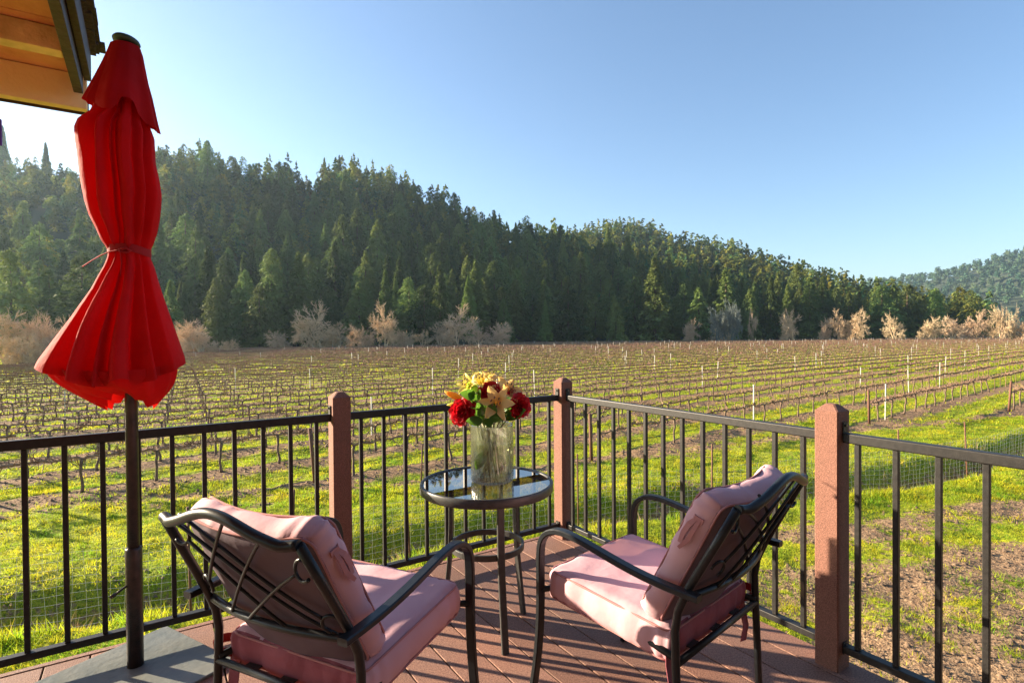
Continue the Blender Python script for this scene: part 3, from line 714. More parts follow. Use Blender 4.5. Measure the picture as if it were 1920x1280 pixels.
# clods and debris on the bare soil
g = np.random.default_rng(15); P = grass_pts(60000, 4.8, 30, 41, 1.3); x, y = P.T; sm = soil_mask(x, y); p = x * ROW_N[0] + y * ROW_N[1]
st = np.where(in_vine(x, y), np.clip(-.05 + np.cos(2 * pi * (p - ROW0) / PITCHR), 0, 1), 0); P = P[g.random(len(x)) < np.maximum(sm, st) * .9]
n = len(P); c = np.column_stack([P, gz(P[:, 0], P[:, 1])]); s = (.008 + .03 * g.random(n) ** 3)[:, None] * (0.7 + P[:, 1:2] / 18)
q = np.array([(1, 0, 0), (-.5, .87, 0), (-.5, -.87, 0), (0, 0, .9)]); ang = g.random(n) * 6.28
Vc = (q[None] * s[:, None, :] * (0.7 + .6 * g.random((n, 4, 3)))); ca, sa = np.cos(ang)[:, None], np.sin(ang)[:, None]
Vc = np.stack([Vc[..., 0] * ca - Vc[..., 1] * sa, Vc[..., 0] * sa + Vc[..., 1] * ca, Vc[..., 2]], -1) + c[:, None]
Fc = (np.array([(0, 1, 3), (1, 2, 3), (2, 0, 3)])[None] + 4 * np.arange(n)[:, None, None]).reshape(-1, 3)
np_mesh('soil_clods', Vc.reshape(-1, 3), Fc, mat('clod', (.24, .155, .095), .95, base2=(.13, .085, .05), scale=9), kind='stuff', category='soil', label='loose clods of brown soil on the bare ground')

# ------------------------------------------------------------------ deck and railing
C0 = Vector((.3235, 3.56, 0)); U = Vector((.834, .552, 0)).normalized(); Vv_ = Vector((.552, -.834, 0)).normalized(); ZU = Vector((0, 0, 1))
def D(s, t, z=0.0): return C0 - U * s + Vv_ * t + ZU * z
def ray(px, py):
    return (rt2 * ((px - 960) / F) + up2 * (-(py - 640) / F) + fw)
def atY(px, py, Y): d = ray(px, py); return Vector((0, 0, H)) + d * (Y / d.y)
def atZ(px, py, z): d = ray(px, py); return Vector((0, 0, H)) + d * ((z - H) / d.z)

def deck_material():
    m = mat('deck_composite', (0.36, 0.185, 0.13), 0.68, base2=(0.15, 0.066, 0.045), scale=170, bump=0.25, bscale=260, ramp=(.32, .68), detail=3, spec=0.35)
    nt = m.node_tree; N = nt.nodes; L = nt.links; b = N['Principled BSDF']; old = b.inputs['Base Color'].links[0].from_socket
    tc = N.new('ShaderNodeTexCoord'); no = N.new('ShaderNodeTexNoise'); no.inputs['Scale'].default_value = 2.3; no.inputs['Detail'].default_value = 6
    L.new(tc.outputs['Object'], no.inputs['Vector']); rp = N.new('ShaderNodeMapRange'); rp.inputs[1].default_value = .4; rp.inputs[2].default_value = .7
    L.new(no.outputs['Fac'], rp.inputs[0]); mx = N.new('ShaderNodeMix'); mx.data_type = 'RGBA'; L.new(rp.outputs[0], mx.inputs[0]); L.new(old, mx.inputs[6])
    hs = N.new('ShaderNodeHueSaturation'); hs.inputs['Value'].default_value = .8; hs.inputs['Saturation'].default_value = .85; L.new(old, hs.inputs['Color']); L.new(hs.outputs[0], mx.inputs[7])
    at = N.new('ShaderNodeAttribute'); at.attribute_name = 'tint'
    h2 = N.new('ShaderNodeHueSaturation'); mr_ = N.new('ShaderNodeMapRange'); mr_.inputs[3].default_value = .78; mr_.inputs[4].default_value = 1.15
    L.new(at.outputs['Fac'], mr_.inputs[0]); L.new(mr_.outputs[0], h2.inputs['Value']); L.new(mx.outputs[2], h2.inputs['Color']); L.new(h2.outputs[0], b.inputs['Base Color'])
    return m
M_deck = deck_material()
mb = MB(); tints = []
def board(s0, s1, t0, t1, zt=0.0, th=.028):
    n0 = len(mb.v); c = D((s0 + s1) / 2, (t0 + t1) / 2, zt - th / 2)
    mb.box(c, (s1 - s0, t1 - t0, th), (U, Vv_, ZU), bev=.002); tints.extend([random.random()] * (len(mb.v) - n0))
k0 = 1.249 - .148 * 9
s = k0
while s < 5.6:
    if s > -.09: 
        e = s + .148
        board(max(s, -.075) + .003, e - .003, -.058, 4.55, random.uniform(-.0006, .0006))
    s += .148
board(k0 - 0.0 + 0.0, 5.6, -.092, -.0625, 0.002)
deck = mb.build('deck', M_deck, kind='structure')
ta = deck.data.attributes.new('tint', 'FLOAT', 'POINT'); ta.data.foreach_set('value', np.array(tints, np.float32))
mb = MB(); mb.box(D(2.7, 2.25, -.15), (5.5, 4.6, .16), (U, Vv_, ZU)); mb.build('deck_frame', M_fascia, kind='structure')
mb = MB()
for (s_1, t_1) in ((.1, .1), (2.7, .1), (5.2, .1), (.1, 2.3), (.1, 4.4), (2.7, 4.4), (5.2, 4.4)): mb.box(D(s_1, t_1, -1.4), (.14, .14, 2.36), (U, Vv_, ZU))
mb.build('deck_support', M_fascia, kind='structure')

def rail_post(s, t, label):
    m = MB(); h = 1.022; w = .089; o = D(s, t)
    e = w / 2; c = .016
    def ring(z, e_, c_):
        return [o + U * a + Vv_ * b + ZU * z for a, b in ((e_ - c_, -e_), (e_, -e_ + c_), (e_, e_ - c_), (e_ - c_, e_), (-e_ + c_, e_), (-e_, e_ - c_), (-e_, -e_ + c_), (-e_ + c_, -e_))]
    R_ = [ring(-.001, e, .004), ring(h - .026, e, .004), ring(h - .003, e - .024, .006), ring(h, e - .028, .006)]
    vs = [p for r_ in R_ for p in r_]; m.add(vs, [(i * 8 + j, i * 8 + (j + 1) % 8, (i + 1) * 8 + (j + 1) % 8, (i + 1) * 8 + j) for i in range(3) for j in range(8)] + [tuple(24 + j for j in range(8))])
    return m.build('railing_post', M_post, None, label=label, category='post', group='reddish brown railing posts')
rail_post(0, 0, 'corner railing post behind the table and the flowers')
rail_post(1.424, 0, 'railing post between the red umbrella and the table')
rail_post(0, 1.671, 'closest railing post, right of the right hand chair, with chair shadows on it')
rail_post(2.86, 0, 'railing post just beyond the left edge of the picture'); rail_post(0, 3.36, 'railing post just beyond the right edge of the picture')

def rail_panel(P, dirv, a, b, bal, label, foot=False):
    """P(t) point along; a..b extent between post faces"""
    t = empty('railing', tuple(P((a + b) / 2)), 0, label=label, category='railing', group='black metal railing panels')
    org = P((a + b) / 2); side = ZU.cross(dirv)
    def bar(name, c, size, ax):
        m = MB(); m.box(c - org, size, ax, bev=min(size) * .12); m.build(name, M_metal, t)
    mid = P((a + b) / 2); L = b - a - .004
    bar('top_rail', mid + ZU * (.915 - .0185), (L, .037, .037), (dirv, side, ZU)); bar('bottom_rail', mid + ZU * (.10 - .014), (L, .037, .028), (dirv, side, ZU))
    for q in bal: bar('baluster', P(q) + ZU * (.4888), (.0185, .0185, .7765), (dirv, side, ZU))
    for e, sg in ((a, 1), (b, -1)):
        for z in (.9155, .07):
            m = MB(); m.box(P(e) + dirv * sg * .004 + ZU * (z + .018) - org, (.004, .03, .045), (dirv, side, ZU)); m.build('bracket', M_metal, t)
            m = MB(); c = P(e) + dirv * sg * .006 + ZU * (z + .028) - org; m.tube([c, c + dirv * sg * .006], .006, 6); m.build('bolt', M_bolt, t)
PL = lambda q: D(q, 0); PR = lambda q: D(0, q); hw_ = .0455
rail_panel(PL, -U, hw_, 1.424 - hw_, [.114 + .1203 * i for i in range(11)], 'railing panel behind the table, between the corner post and the umbrella side post')
rail_panel(PL, -U, 1.424 + hw_, 2.86 - hw_, [1.538 + .1203 * i for i in range(11)], 'left railing panel passing behind the umbrella pole')
rail_panel(PR, Vv_, hw_, 1.671 - hw_, [.093 + .1221 * i for i in range(13)], 'railing panel behind the right hand chair')
rail_panel(PR, Vv_, 1.671 + hw_, 3.36 - hw_, [1.766 + .128 * i for i in range(13)], 'railing panel right of the closest post, cut by the right edge')

# ------------------------------------------------------------------ roof corner and house wall
B0 = atZ(163, 205, 2.5); e1 = -U; e2 = Vv_
def RB(a, b, z): return Vector((B0.x, B0.y, 0)) + e1 * a + e2 * b + ZU * z
rf = empty('house_roof', tuple(RB(0, 0, 2.5)), 0, label='roof corner with orange soffit and dark fascia overhanging at the top left', category='roof')
ORG = RB(0, 0, 2.5)
def rbox(name, a0, a1, b0, b1, z0, z1, m_, bev=.003):
    m = MB(); m.box(RB((a0 + a1) / 2, (b0 + b1) / 2, (z0 + z1) / 2) - ORG, (a1 - a0, b1 - b0, z1 - z0), (e1, e2, ZU), bev=bev); return m.build(name, m_, rf)
rbox('beam', 0, 4.5, -.06, .0, 2.50, 2.675, M_beam); rbox('gutter_strip', -.004, 4.5, -.075, -.063, 2.488, 2.60, M_fascia)
rbox('beam', .055, 4.5, .42, .50, 2.575, 2.677, M_beam)
for i in range(9): rbox('soffit_board', .055, 4.5, -.055 + .622 * i, .562 + .622 * i, 2.68, 2.70, M_soffit)
rbox('fascia', .012, .052, .03, 5.5, 2.565, 2.74, M_fascia); rbox('fascia_trim', -.022, .009, .02, 5.5, 2.64, 2.775, M_fascia)
m = MB(); q = 0.0; rr_ = random.Random(3)
while q < 5.4:
    w = rr_.uniform(.10, .2)
    for ly in range(3): m.box(RB(.02 + 2.2 / 2 - .085 - .015 * ly + rr_.uniform(-.012, .012) + .02, q + w / 2, 2.79 + .012 * ly + rr_.uniform(0, .004)) - ORG, (2.2, w * .96, .010), (e1, e2, ZU))
    q += w
m.build('shingles', M_shingle, rf)
m = MB(); m.box(D(2.9, 4.75, 1.8), (9.0, .2, 8.4), (U, Vv_, ZU)); m.build('house_wall', M_wall, None, label='unseen house wall behind the viewer, made tall and dark to cut fill light', category='wall')  # unseen wall, raised and darkened to hold back light from behind
hp = atY(-2, 248, RB(.36, -.03, 0).y); hb = empty('hanging_banner', tuple(hp), 0, label='narrow violet ornament hanging under the roof at the left edge', category='ornament')
m = MB(); m.box((0, 0, 0), (.022, .02, .13), (U, Vv_, ZU), bev=.004); m.build('banner', mat('violet_cloth', (.10, .03, .30), .6), hb)
m = MB(); m.tube([(0, 0, .065), (0, 0, 2.50 - hp.z)], .0012, 4); m.build('cord', M_metal, hb)

# ------------------------------------------------------------------ red umbrella
YU = 2.17
pbase = atZ(254, 1246, 0.012); PX_, PY_ = pbase.x, pbase.y; YU = PY_
UPHI = math.atan2(-PX_, PY_); KX = cos(UPHI)
umb = empty('patio_umbrella', (PX_, PY_, 0.0), UPHI, label='closed red patio umbrella tied at its waist on a dark pole', category='umbrella')
m = MB(); m.tube([(0, 0, .012), (0, 0, atY(236, 82, YU).z - .01)], .0215, 20); m.build('pole', M_pole, umb)
m = MB(); m.tube([(0, 0, .012), (0, 0, .47), (0, 0, .478)], [.0285, .0285, .026], 20); m.build('pole_sleeve', M_pole, umb)
m = MB(); m.tube([(-.024, -.01, .335), (-.065, -.045, .322)], .0045, 8); m.tube([(-.06, -.04, .323), (-.072, -.052, .320)], .0075, 8); m.build('locking_screw', M_pole, umb)
m = MB(); cap0 = atY(236, 78, YU)
cx0 = (cap0.x - PX_) * KX
m.lathe([(0.0, .012), (.028, .012), (.043, .007), (.047, 0.0), (.043, -.009), (0, -.009)], 28, (0, 0, 0)); cap = m.build('top_cap', mat('cap_plastic', (.03, .06, .055), .45), umb)
cap.location = (cx0 + .002, 0, atY(236, 78, YU).z); cap.rotation_euler = (R(-6), R(9), 0)
prof = [(110, 214, 258), (150, 203, 266), (185, 190, 270), (205, 178, 272), (222, 170, 277), (240, 149, 285), (255, 143, 291), (275, 144, 292), (300, 148, 293), (330, 151, 300), (360, 156, 305), (385, 161, 304), (410, 169, 301), (435, 182, 296), (455, 191, 289), (466, 200, 284), (475, 203, 283), (484, 202, 284),
        (500, 196, 291), (520, 185, 297), (545, 172, 305), (570, 155, 314), (600, 135, 325), (630, 113, 336), (655, 95, 345), (672, 83, 351), (684, 78, 353)]
pz = []; 
for y, l, r in prof:
    a = atY(l, y, YU); b = atY(r, y, YU); pz.append((a.z, ((a.x + b.x) / 2 - PX_) * KX, (b.x - a.x) / 2 * KX))
gU = random.Random(12)
LB = [0.35, 1.05, 1.75, 2.35, 3.95, 4.40, 4.66, 5.20, 5.62]
def valley(th, z, wd=.16):
    tw = .22 * sin(z * 3.1); th = (th - tw) % (2 * pi); b_ = 0.0
    for i, q in enumerate(LB):
        d = abs((th - q + pi) % (2 * pi) - pi); w = wd * (0.75 + .5 * ((i * 37) % 10) / 10)
        b_ = max(b_, math.exp(-(d / w) ** 2) * (0.6 + .4 * ((i * 53) % 10) / 10))
    return b_
def lobe(th, z):
    return .05 * sin(3 * th + 2.2 * z) + .04 * sin(7 * th - 5 * z + 1)
zt_ = np.array([p[0] for p in pz])[::-1]; cxs = np.array([p[1] for p in pz])[::-1]; hws = np.array([p[2] for p in pz])[::-1]
def cloth(u_, v_):
    th = u_ * 2 * pi
    ztop, zhem, ztie = pz[0][0], pz[-1][0], pz[16][0]
    zz0 = ztop + (zhem - ztop) * v_
    cx = float(np.interp(zz0, zt_, cxs)); hw = float(np.interp(zz0, zt_, hws)) * 1.0
    nar = math.exp(-((zz0 - ztie) / .07) ** 2); low = max(0, min(1, (ztie - zz0) / (ztie - zhem)))
    dep = .50 * (1 - .40 * nar); va = valley(th, zz0, .11 + .05 * nar)
    edge = abs(cos(th)) > .93
    mlt = 1 - dep * va * (.35 if edge else 1) + (0 if edge else lobe(th, zz0) * (1 - nar))
    mlt += (.035 * sin(1.7 * th + 9 * zz0) * sin(3.1 * th - 4.3 * zz0 + 1) + .016 * sin(5.3 * th + 17 * zz0)) * (0 if edge else 1) * (1 - nar)
    mlt = min(1.0, mlt)
    mlt += .018 * sin(23 * th + 9 * zz0) * (1 - abs(cos(th))) * nar
    # the hem hangs lower in the valleys and between the two side points
    side = abs(cos(th)) ** 3
    dz = -low ** 5 * (.055 * (1 - side) + .020 * va + .012 * sin(6 * th + 1) * (1 - side))
    return (cx + hw * cos(th) * mlt, hw * .88 * sin(th) * mlt, zz0 + dz)
def under(u_, v_):
    """fabric folded inwards below the hem"""
    th = u_ * 2 * pi; zh = pz[-1][0]; hw = pz[-1][2] * .96; cx = pz[-1][1] * (1 - v_)
    pl = abs(((th * 13 / (2 * pi) + .25 * sin(2 * th)) % 1.0) * 2 - 1)
    pl2 = abs(((th * 7 / (2 * pi) + .1) % 1.0) * 2 - 1)
    r = hw * (.955 - .58 * v_ ** 1.6) * (1 - .13 * pl * (1 - .3 * v_) - .05 * pl2)
    z = zh + .012 - .145 * v_ ** .75 * (1 + .22 * sin(2 * th + 2.4) + .10 * pl) - .028 * (1 - abs(cos(th)) ** 3) * (1 - v_)
    return (cx + r * cos(th), r * .82 * sin(th), z)
m = MB(); m.grid(cloth, 300, 120, closeu=True); cn = m.build('canopy', M_red, umb)
m = MB(); m.grid(under, 260, 26, closeu=True); m.build('folded_hem', M_red, umb)
flap = [(86, 208, 263), (100, 203, 268), (125, 193, 273), (150, 182, 278), (175, 171, 285), (200, 161, 290), (222, 160, 294), (240, 160, 298)]
fz = []
for y, l, r in flap:
    a = atY(l, y, YU); b = atY(r, y, YU); fz.append((a.z, ((a.x + b.x) / 2 - PX_) * KX, (b.x - a.x) / 2 * KX))
fzz = np.array([p[0] for p in fz])[::-1]; fcx = np.array([p[1] for p in fz])[::-1]; fhw = np.array([p[2] for p in fz])[::-1]
HT = ((0, 242), (.5, 225), (1.2, 205), (2.0, 215), (2.7, 205), (3.14, 200), (3.4, 203), (3.75, 214), (4.15, 223), (4.45, 226), (4.62, 216), (4.75, 200), (4.95, 199), (5.10, 204), (5.22, 222), (5.5, 236), (5.9, 240), (6.29, 242))
LF = [.05, .75, 1.5, 2.3, 3.15, 4.42, 4.9, 5.75]
def flapf(u_, v_):
    th = u_ * 2 * pi; bnd = [abs((th - q + pi) % (2 * pi) - pi) for q in LF]; near = min(bnd)
    right = 0.5 + .5 * cos(th)
    zb = atY(236, float(np.interp(th, [q[0] for q in HT], [q[1] for q in HT])), YU).z
    z = fz[0][0] + (zb - fz[0][0]) * v_
    hw = float(np.interp(z, fzz, fhw)) * (1.03 + .05 * v_ ** 3); cx = float(np.interp(z, fzz, fcx))
    mlt = 1 - (.10 + .20 * v_) * (1 - math.exp(-(near / .22) ** 2)) * (.6 + .4 * sin(th * 2.3))
    return (cx + hw * cos(th) * max(mlt, .9 if abs(cos(th)) > .93 else 0), hw * .84 * sin(th) * mlt, z)
m = MB(); m.grid(flapf, 130, 34, closeu=True); m.build('vent_flap', M_red, umb)
# tie band and loose end
ta_ = atY(203, 470, YU); tb_ = atY(283, 473, YU); tc_ = ((ta_.x + tb_.x) / 2 - PX_) * KX; tr_ = (tb_.x - ta_.x) / 2 * KX
m = MB(); m.tube([(tc_ + tr_ * 1.0 * cos(a), tr_ * .84 * sin(a), ta_.z + .004 * sin(3 * a) - .006 * cos(a)) for a in [2 * pi * i / 48 for i in range(49)]], 1, rect=(.006, .030), upv=(0, 0, 1), caps=False)
k_ = atY(224, 473, YU)
kx = (k_.x - PX_) * KX; ky = -tr_ * .82
m.tube([(kx, ky - .004, k_.z), (kx + .02, ky - .014, k_.z + .006), (kx + .035, ky - .010, k_.z - .002), (kx + .02, ky - .012, k_.z - .012), (kx, ky - .006, k_.z - .004)], .006, 6)
q = [(kx, ky, k_.z)] + [((atY(p_, y_, YU).x - PX_) * KX, ky - .01 * i, atY(p_, y_, YU).z) for i, (p_, y_) in enumerate(((206, 478), (190, 487), (176, 497), (161, 509)))]
m.tube(q, [1, 1, 1, .9, 1.1], rect=(.003, .012), upv=(0, 1, .3)); m.tube([(kx + .002, ky - .008, k_.z), (kx + .006, ky - .016, k_.z - .05), (kx + .003, ky - .012, k_.z - .10)], 1, rect=(.003, .011), upv=(0, 1, 0))
m.build('tie_strap', mat('tie_cloth', (.42, .005, .009), .8, transl=.2), umb)
# floor plate (square, turned about 45 degrees to the rails)
a = atZ(312, 1172, .012); b = atZ(418, 1224, .012); ctr = Vector((PX_, PY_, 0)); 
ex = (b - a); ex.z = 0; L_ = .52; exn = ex.normalized(); eyn = Vector((exn.y, -exn.x, 0)); eyn = eyn if eyn.x < 0 else -eyn
cpl = a + exn * L_ / 2 + eyn * .36; cpl.z = .0075
m = MB(); m.box(cpl - Vector((PX_, PY_, 0)), (L_, .72, .011), (exn, eyn, ZU), bev=.003); bpl = m.build('base_plate', M_plate, umb); bpl.rotation_euler = (0, 0, -UPHI)

# ------------------------------------------------------------------ cushioned garden chairs
def rbox_mesh(size, r, div=14, puff=.0, noise=.0, seed=0, fn=None):
    """soft box; returns (verts, faces)"""
    hx, hy, hz = [d / 2 for d in size]; vs = []; fs = []; idx = {}
    def pt(p):
        key = (round(p[0], 5), round(p[1], 5), round(p[2], 5))
        if key in idx: return idx[key]
        x, y, z = p[0] * hx, p[1] * hy, p[2] * hz
        qx = max(-hx + r, min(hx - r, x)); qy = max(-hy + r, min(hy - r, y)); qz = max(-hz + r, min(hz - r, z)); d = Vector((x - qx, y - qy, z - qz))
        if d.length > 1e-9:
            d = d.normalized() * r
        P = Vector((qx, qy, qz)) + d
        ex_ = 1 - min(1, abs(P.x) / hx) ** 4; ey_ = 1 - min(1, abs(P.y) / hy) ** 4
        P.z *= 1 + puff * ex_ * ey_
        P.x += math.copysign(.006 * (1 - (P.z / hz) ** 2), P.x) * (abs(p[0]) > .98); P.y += math.copysign(.006 * (1 - (P.z / hz) ** 2), P.y) * (abs(p[1]) > .98)
        if noise:
            s_ = seed * 7.1
            w = noise * (sin(P.x * 41 + P.y * 17 + s_) * .4 + sin(P.y * 53 - P.x * 23 + s_ * 2) * .3 + sin(P.x * 90 + s_) * .15 * (abs(p[1]) > .9) + sin(P.z * 70 + P.x * 30) * .3)
            sx_ = max(0, abs(p[0]) - .9) * 10; sy_ = max(0, abs(p[1]) - .9) * 10; cn_ = (abs(p[0]) * abs(p[1])) ** 6
            w += (.0016 * sx_ * sin(P.y * 118 + 2 * sin(P.y * 31)) + .0016 * sy_ * sin(P.x * 104 + 2 * sin(P.x * 27 + 1))) * (1 + 1.5 * cn_) - .004 * cn_
            P += (d.normalized() if d.length > 0 else Vector((0, 0, 1))) * w
        if fn: P = fn(P)
        idx[key] = len(vs); vs.append(P); return idx[key]
    g_ = [ -1 + 2 * i / div for i in range(div + 1)]
    # denser near edges
    g_ = [math.copysign(abs(a) ** .6, a) for a in g_]; gz_ = [-1, -.85, -.5, 0, .5, .85, 1]
    def face(ax, sg, A, B):
        for i in range(len(A) - 1):
            for j in range(len(B) - 1):
                q = []
                for (a, b) in ((A[i], B[j]), (A[i + 1], B[j]), (A[i + 1], B[j + 1]), (A[i], B[j + 1])):
                    p = [0, 0, 0]; o = [k for k in (0, 1, 2) if k != ax]; p[ax] = sg; p[o[0]] = a; p[o[1]] = b; q.append(pt(p))
                flip = (sg > 0) != (ax == 1)
                fs.append(tuple(q if flip else q[::-1]))
    face(0, 1, g_, gz_); face(0, -1, g_, gz_); face(1, 1, g_, gz_); face(1, -1, g_, gz_); face(2, 1, g_, g_); face(2, -1, g_, g_)
    return vs, fs
def round_rect(hx, hy, r, z, n=6):
    P = []
    for cx, cy_, a0 in ((hx - r, hy - r, 0), (-hx + r, hy - r, 90), (-hx + r, -hy + r, 180), (hx - r, -hy + r, 270)):
        for i in range(n + 1): a = R(a0 + 90 * i / n); P.append(Vector((cx + r * cos(a), cy_ + r * sin(a), z)))
    P.append(P[0].copy())
    Q = []
    for i in range(len(P) - 1):
        n_ = max(1, int((P[i + 1] - P[i]).length / .03)); Q += [P[i].lerp(P[i + 1], k / n_) for k in range(n_)]
    return Q + [P[-1]]
def Bk(a, b): return Vector((a * (.260 - .0195 * b), .02 - .152 * b - .040 * (1 - a * a), .55 + .285 * b + .048 * (1 - a * a) * b))
def make_chair():
    t = empty('patio_chair', (0, 0, 0), 0, category='chair')
    for sg in (-1, 1):
        # rear upright + rear leg
        m = MB(); pts = [(sg * .2405, -.132, .835), (sg * .252, -.066, .711), (sg * .262, .0, .586), (sg * .264, .028, .52), (sg * .264, .038, .46), (sg * .265, .036, .38), (sg * .266, .030, .22), (sg * .268, .022, .0)]
        m.tube(pts, .0122, 12); m.tube([(sg * .268, .022, 0), (sg * .268, .022, .02)], .0155, 10); m.build('rear_leg', M_chair, t)
        # arm running into the front leg
        x = sg * .281; P = [(x, -.045, .583), (x, .0, .584), (x, .08, .586), (x, .17, .596), (x, .26, .612), (x, .34, .629), (x, .40, .639), (x, .45, .642), (x, .49, .635), (x, .523, .615), (x, .542, .585), (x, .548, .54), (x, .547, .45), (x, .547, .34), (x, .558, .2), (x, .580, .08), (x, .600, .0)]
        # smooth the arm
        Q = []
        for i in range(len(P) - 1):
            a, b = Vector(P[i]), Vector(P[i + 1]); Q += [a, a.lerp(b, .5)]
        Q.append(Vector(P[-1])); 
        for _ in range(2): Q = [Q[0]] + [(Q[i - 1] + Q[i] * 2 + Q[i + 1]) / 4 for i in range(1, len(Q) - 1)] + [Q[-1]]
        # side vector is world x, so width runs across the arm
        mm = MB(); ring = []; n = len(Q); vs = []
        for i in range(n):
            T = (Q[min(n - 1, i + 1)] - Q[max(0, i - 1)]).normalized(); sd = Vector((1, 0, 0)); nn = sd.cross(T).normalized()
            w, h, e = .0155, .0095, .0035
            vs += [Q[i] + sd * a_ + nn * b_ for a_, b_ in ((w - e, -h), (w, -h + e), (w, h - e), (w - e, h), (-w + e, h), (-w, h - e), (-w, -h + e), (-w + e, -h))]
        fs = [(i * 8 + j, i * 8 + (j + 1) % 8, (i + 1) * 8 + (j + 1) % 8, (i + 1) * 8 + j) for i in range(n - 1) for j in range(8)] + [tuple(reversed(range(8))), tuple((n - 1) * 8 + j for j in range(8))]
        mm.add(vs, fs); mm.build('arm', M_chair, t)
        # seat side rail
        m = MB(); m.tube([(sg * .278, .545, .415), (sg * .235, .53, .412), (sg * .232, .45, .405), (sg * .234, .2, .39), (sg * .258, .03, .375)], .011, 8); m.build('seat_rail', M_chair, t)
    m = MB()
    top = []
    for i in range(33):
        a = -1 + 2 * i / 32; e = max(0, (abs(a) - .80) / .20); p = Bk(a * .965 / 1.0, 1.0)
        p = Vector((a * .2405 * (1.0), p.y if e == 0 else p.y * (1 - e) + -.132 * e, .835 + .050 * (cos(min(1, abs(a) / .86) * pi) * .5 + .5) - .005 * math.exp(-((abs(a) - .84) / .1) ** 2)))
        top.append(p)
    m.tube(top, .0132, 12); m.build('top_rail', M_chair, t)
    m = MB(); m.tube([Bk(-1 + i / 8, 0.02) for i in range(17)], .0115, 10); m.build('lower_back_rail', M_chair, t)
    # crossed rods with small scroll ends
    off = Vector((0, -.002, 0))
    def rod(a0, b0, a1, b1, r=.0048, dy=0.0, hook0=0, hook1=0):
        pts = [Bk(a0 + (a1 - a0) * i / 12, b0 + (b1 - b0) * i / 12) + Vector((0, dy, 0)) for i in range(13)]
        m = MB(); m.tube(pts, r, 6)
        for hk, p, q in ((hook0, pts[0], pts[1]), (hook1, pts[-1], pts[-2])):
            if hk:
                d = (p - q).normalized(); sd = Vector((-d.z, 0, d.x)); c = p + d * .026
                m.tube([c + (sd * cos(an) * hk + Vector((0, 0, 0))) * .026 - d * .026 * sin(an) for an in [pi * (-.18 + 1.3 * i / 12) for i in range(13)]], r, 6)
        m.build('back_rod', M_chair, t); return
        m = MB(); m.tube(pts, r, 6); m.build('back_rod', M_chair, t)
    rod(-.86, .93, .88, .03, dy=.003); rod(-.62, .98, .78, .20, dy=.003, hook1=1); rod(-.74, .72, .30, .02, dy=.003, hook0=-1)
    rod(.22, 1.0, -.66, .33, dy=-.006, hook1=-1); rod(.66, .97, -.50, .03, dy=-.006); rod(.80, .66, -.20, .03, dy=-.006, hook0=1)
    m = MB(); m.tube([(-.264, .034, .365), (.264, .034, .365)], .0105, 10); m.build('rear_crossbar', M_chair, t)
    m = MB(); m.tube([(-.234, .50, .405), (.234, .50, .405)], .011, 10); m.build('front_crossbar', M_chair, t)
    m = MB()
    for x in (-.14, 0, .14): m.tube([(x, .03, .367), (x, .25, .375), (x, .5, .408)], 1, rect=(.05, .003), upv=(0, 0, 1))
    m.build('seat_webbing', M_hose, t)
    # seat cushion
    sc = (.500, .485, .112); cpos = Vector((0, .304, .412));  
    def tilt(P): return P
    vs, fs = rbox_mesh(sc, .030, 34, puff=.10, noise=.0034, seed=1)
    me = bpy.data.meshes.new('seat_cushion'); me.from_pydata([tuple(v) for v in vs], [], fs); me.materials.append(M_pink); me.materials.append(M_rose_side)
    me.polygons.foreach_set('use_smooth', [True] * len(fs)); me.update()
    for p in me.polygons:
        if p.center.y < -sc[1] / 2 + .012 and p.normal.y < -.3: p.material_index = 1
    o = bpy.data.objects.new('seat_cushion', me); COL.objects.link(o); o.parent = t; o.location = cpos; o.rotation_euler = (R(5.0), 0, 0)
    for z in (.045, -.045):
        m = MB(); m.tube(round_rect(sc[0] / 2 - .0035, sc[1] / 2 - .0035, .034, z), .0035, 6, caps=False); m.build('piping', M_pipe, o)
    # back cushion
    eb = Vector((0, -.145, .290)).normalized(); nf = Vector((0, eb.z, -eb.y)); 
    bw, bh, bt = .470, .455, .090
    bottom = Vector((0, .150, .448)); cen = bottom + eb * (bh / 2)
    vs, fs = rbox_mesh((bw, bh, bt), .032, 34, puff=.12, noise=.0042, seed=4)
    def place(P):   # local x right, y along the back, z out of the back (forward)
        yy = P.y; zz = P.z - .034 * (1 - (P.x / (bw / 2)) ** 2)
        return cen + Vector((1, 0, 0)) * (P.x * (1 - .04 * yy / bh)) + eb * yy + nf * zz
    vs2 = [place(v) for v in vs]
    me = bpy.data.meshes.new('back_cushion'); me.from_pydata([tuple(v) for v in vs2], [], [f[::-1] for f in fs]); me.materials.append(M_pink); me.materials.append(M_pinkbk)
    me.polygons.foreach_set('use_smooth', [True] * len(fs)); me.update()
    bk = bpy.data.objects.new('back_cushion', me); COL.objects.link(bk); bk.parent = t
    me.calc_loop_triangles()
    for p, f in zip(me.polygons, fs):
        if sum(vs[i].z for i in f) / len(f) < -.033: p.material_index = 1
    for z in (.036, -.036):
        m = MB(); m.tube([place(p) for p in round_rect(bw / 2 - .006, bh / 2 - .006, .036, z, 8)], .0036, 6, caps=False); m.build('piping', M_pipe, bk)
    # looped tie at each upper side of the back cushion
    for sg in (-1, 1):
        x = sg * (bw / 2 + .003); m = MB()
        m.tube([place(Vector((x - sg * .008, .150, .022))), place(Vector((x + sg * .006, .147, .005))), place(Vector((x + sg * .004, .150, -.020)))], 1, rect=(.016, .005), upv=(sg, 0, 0))
        pts = [place(Vector((x + sg * .004, .150, .000))), place(Vector((x + sg * .012, .125, .006))), place(Vector((x + sg * .009, .09, .012))), place(Vector((x + sg * .006, .055, .010)))]
        m.tube(pts, [.7, 1, .9, .8], rect=(.017, .003), upv=(sg, 0, .2))
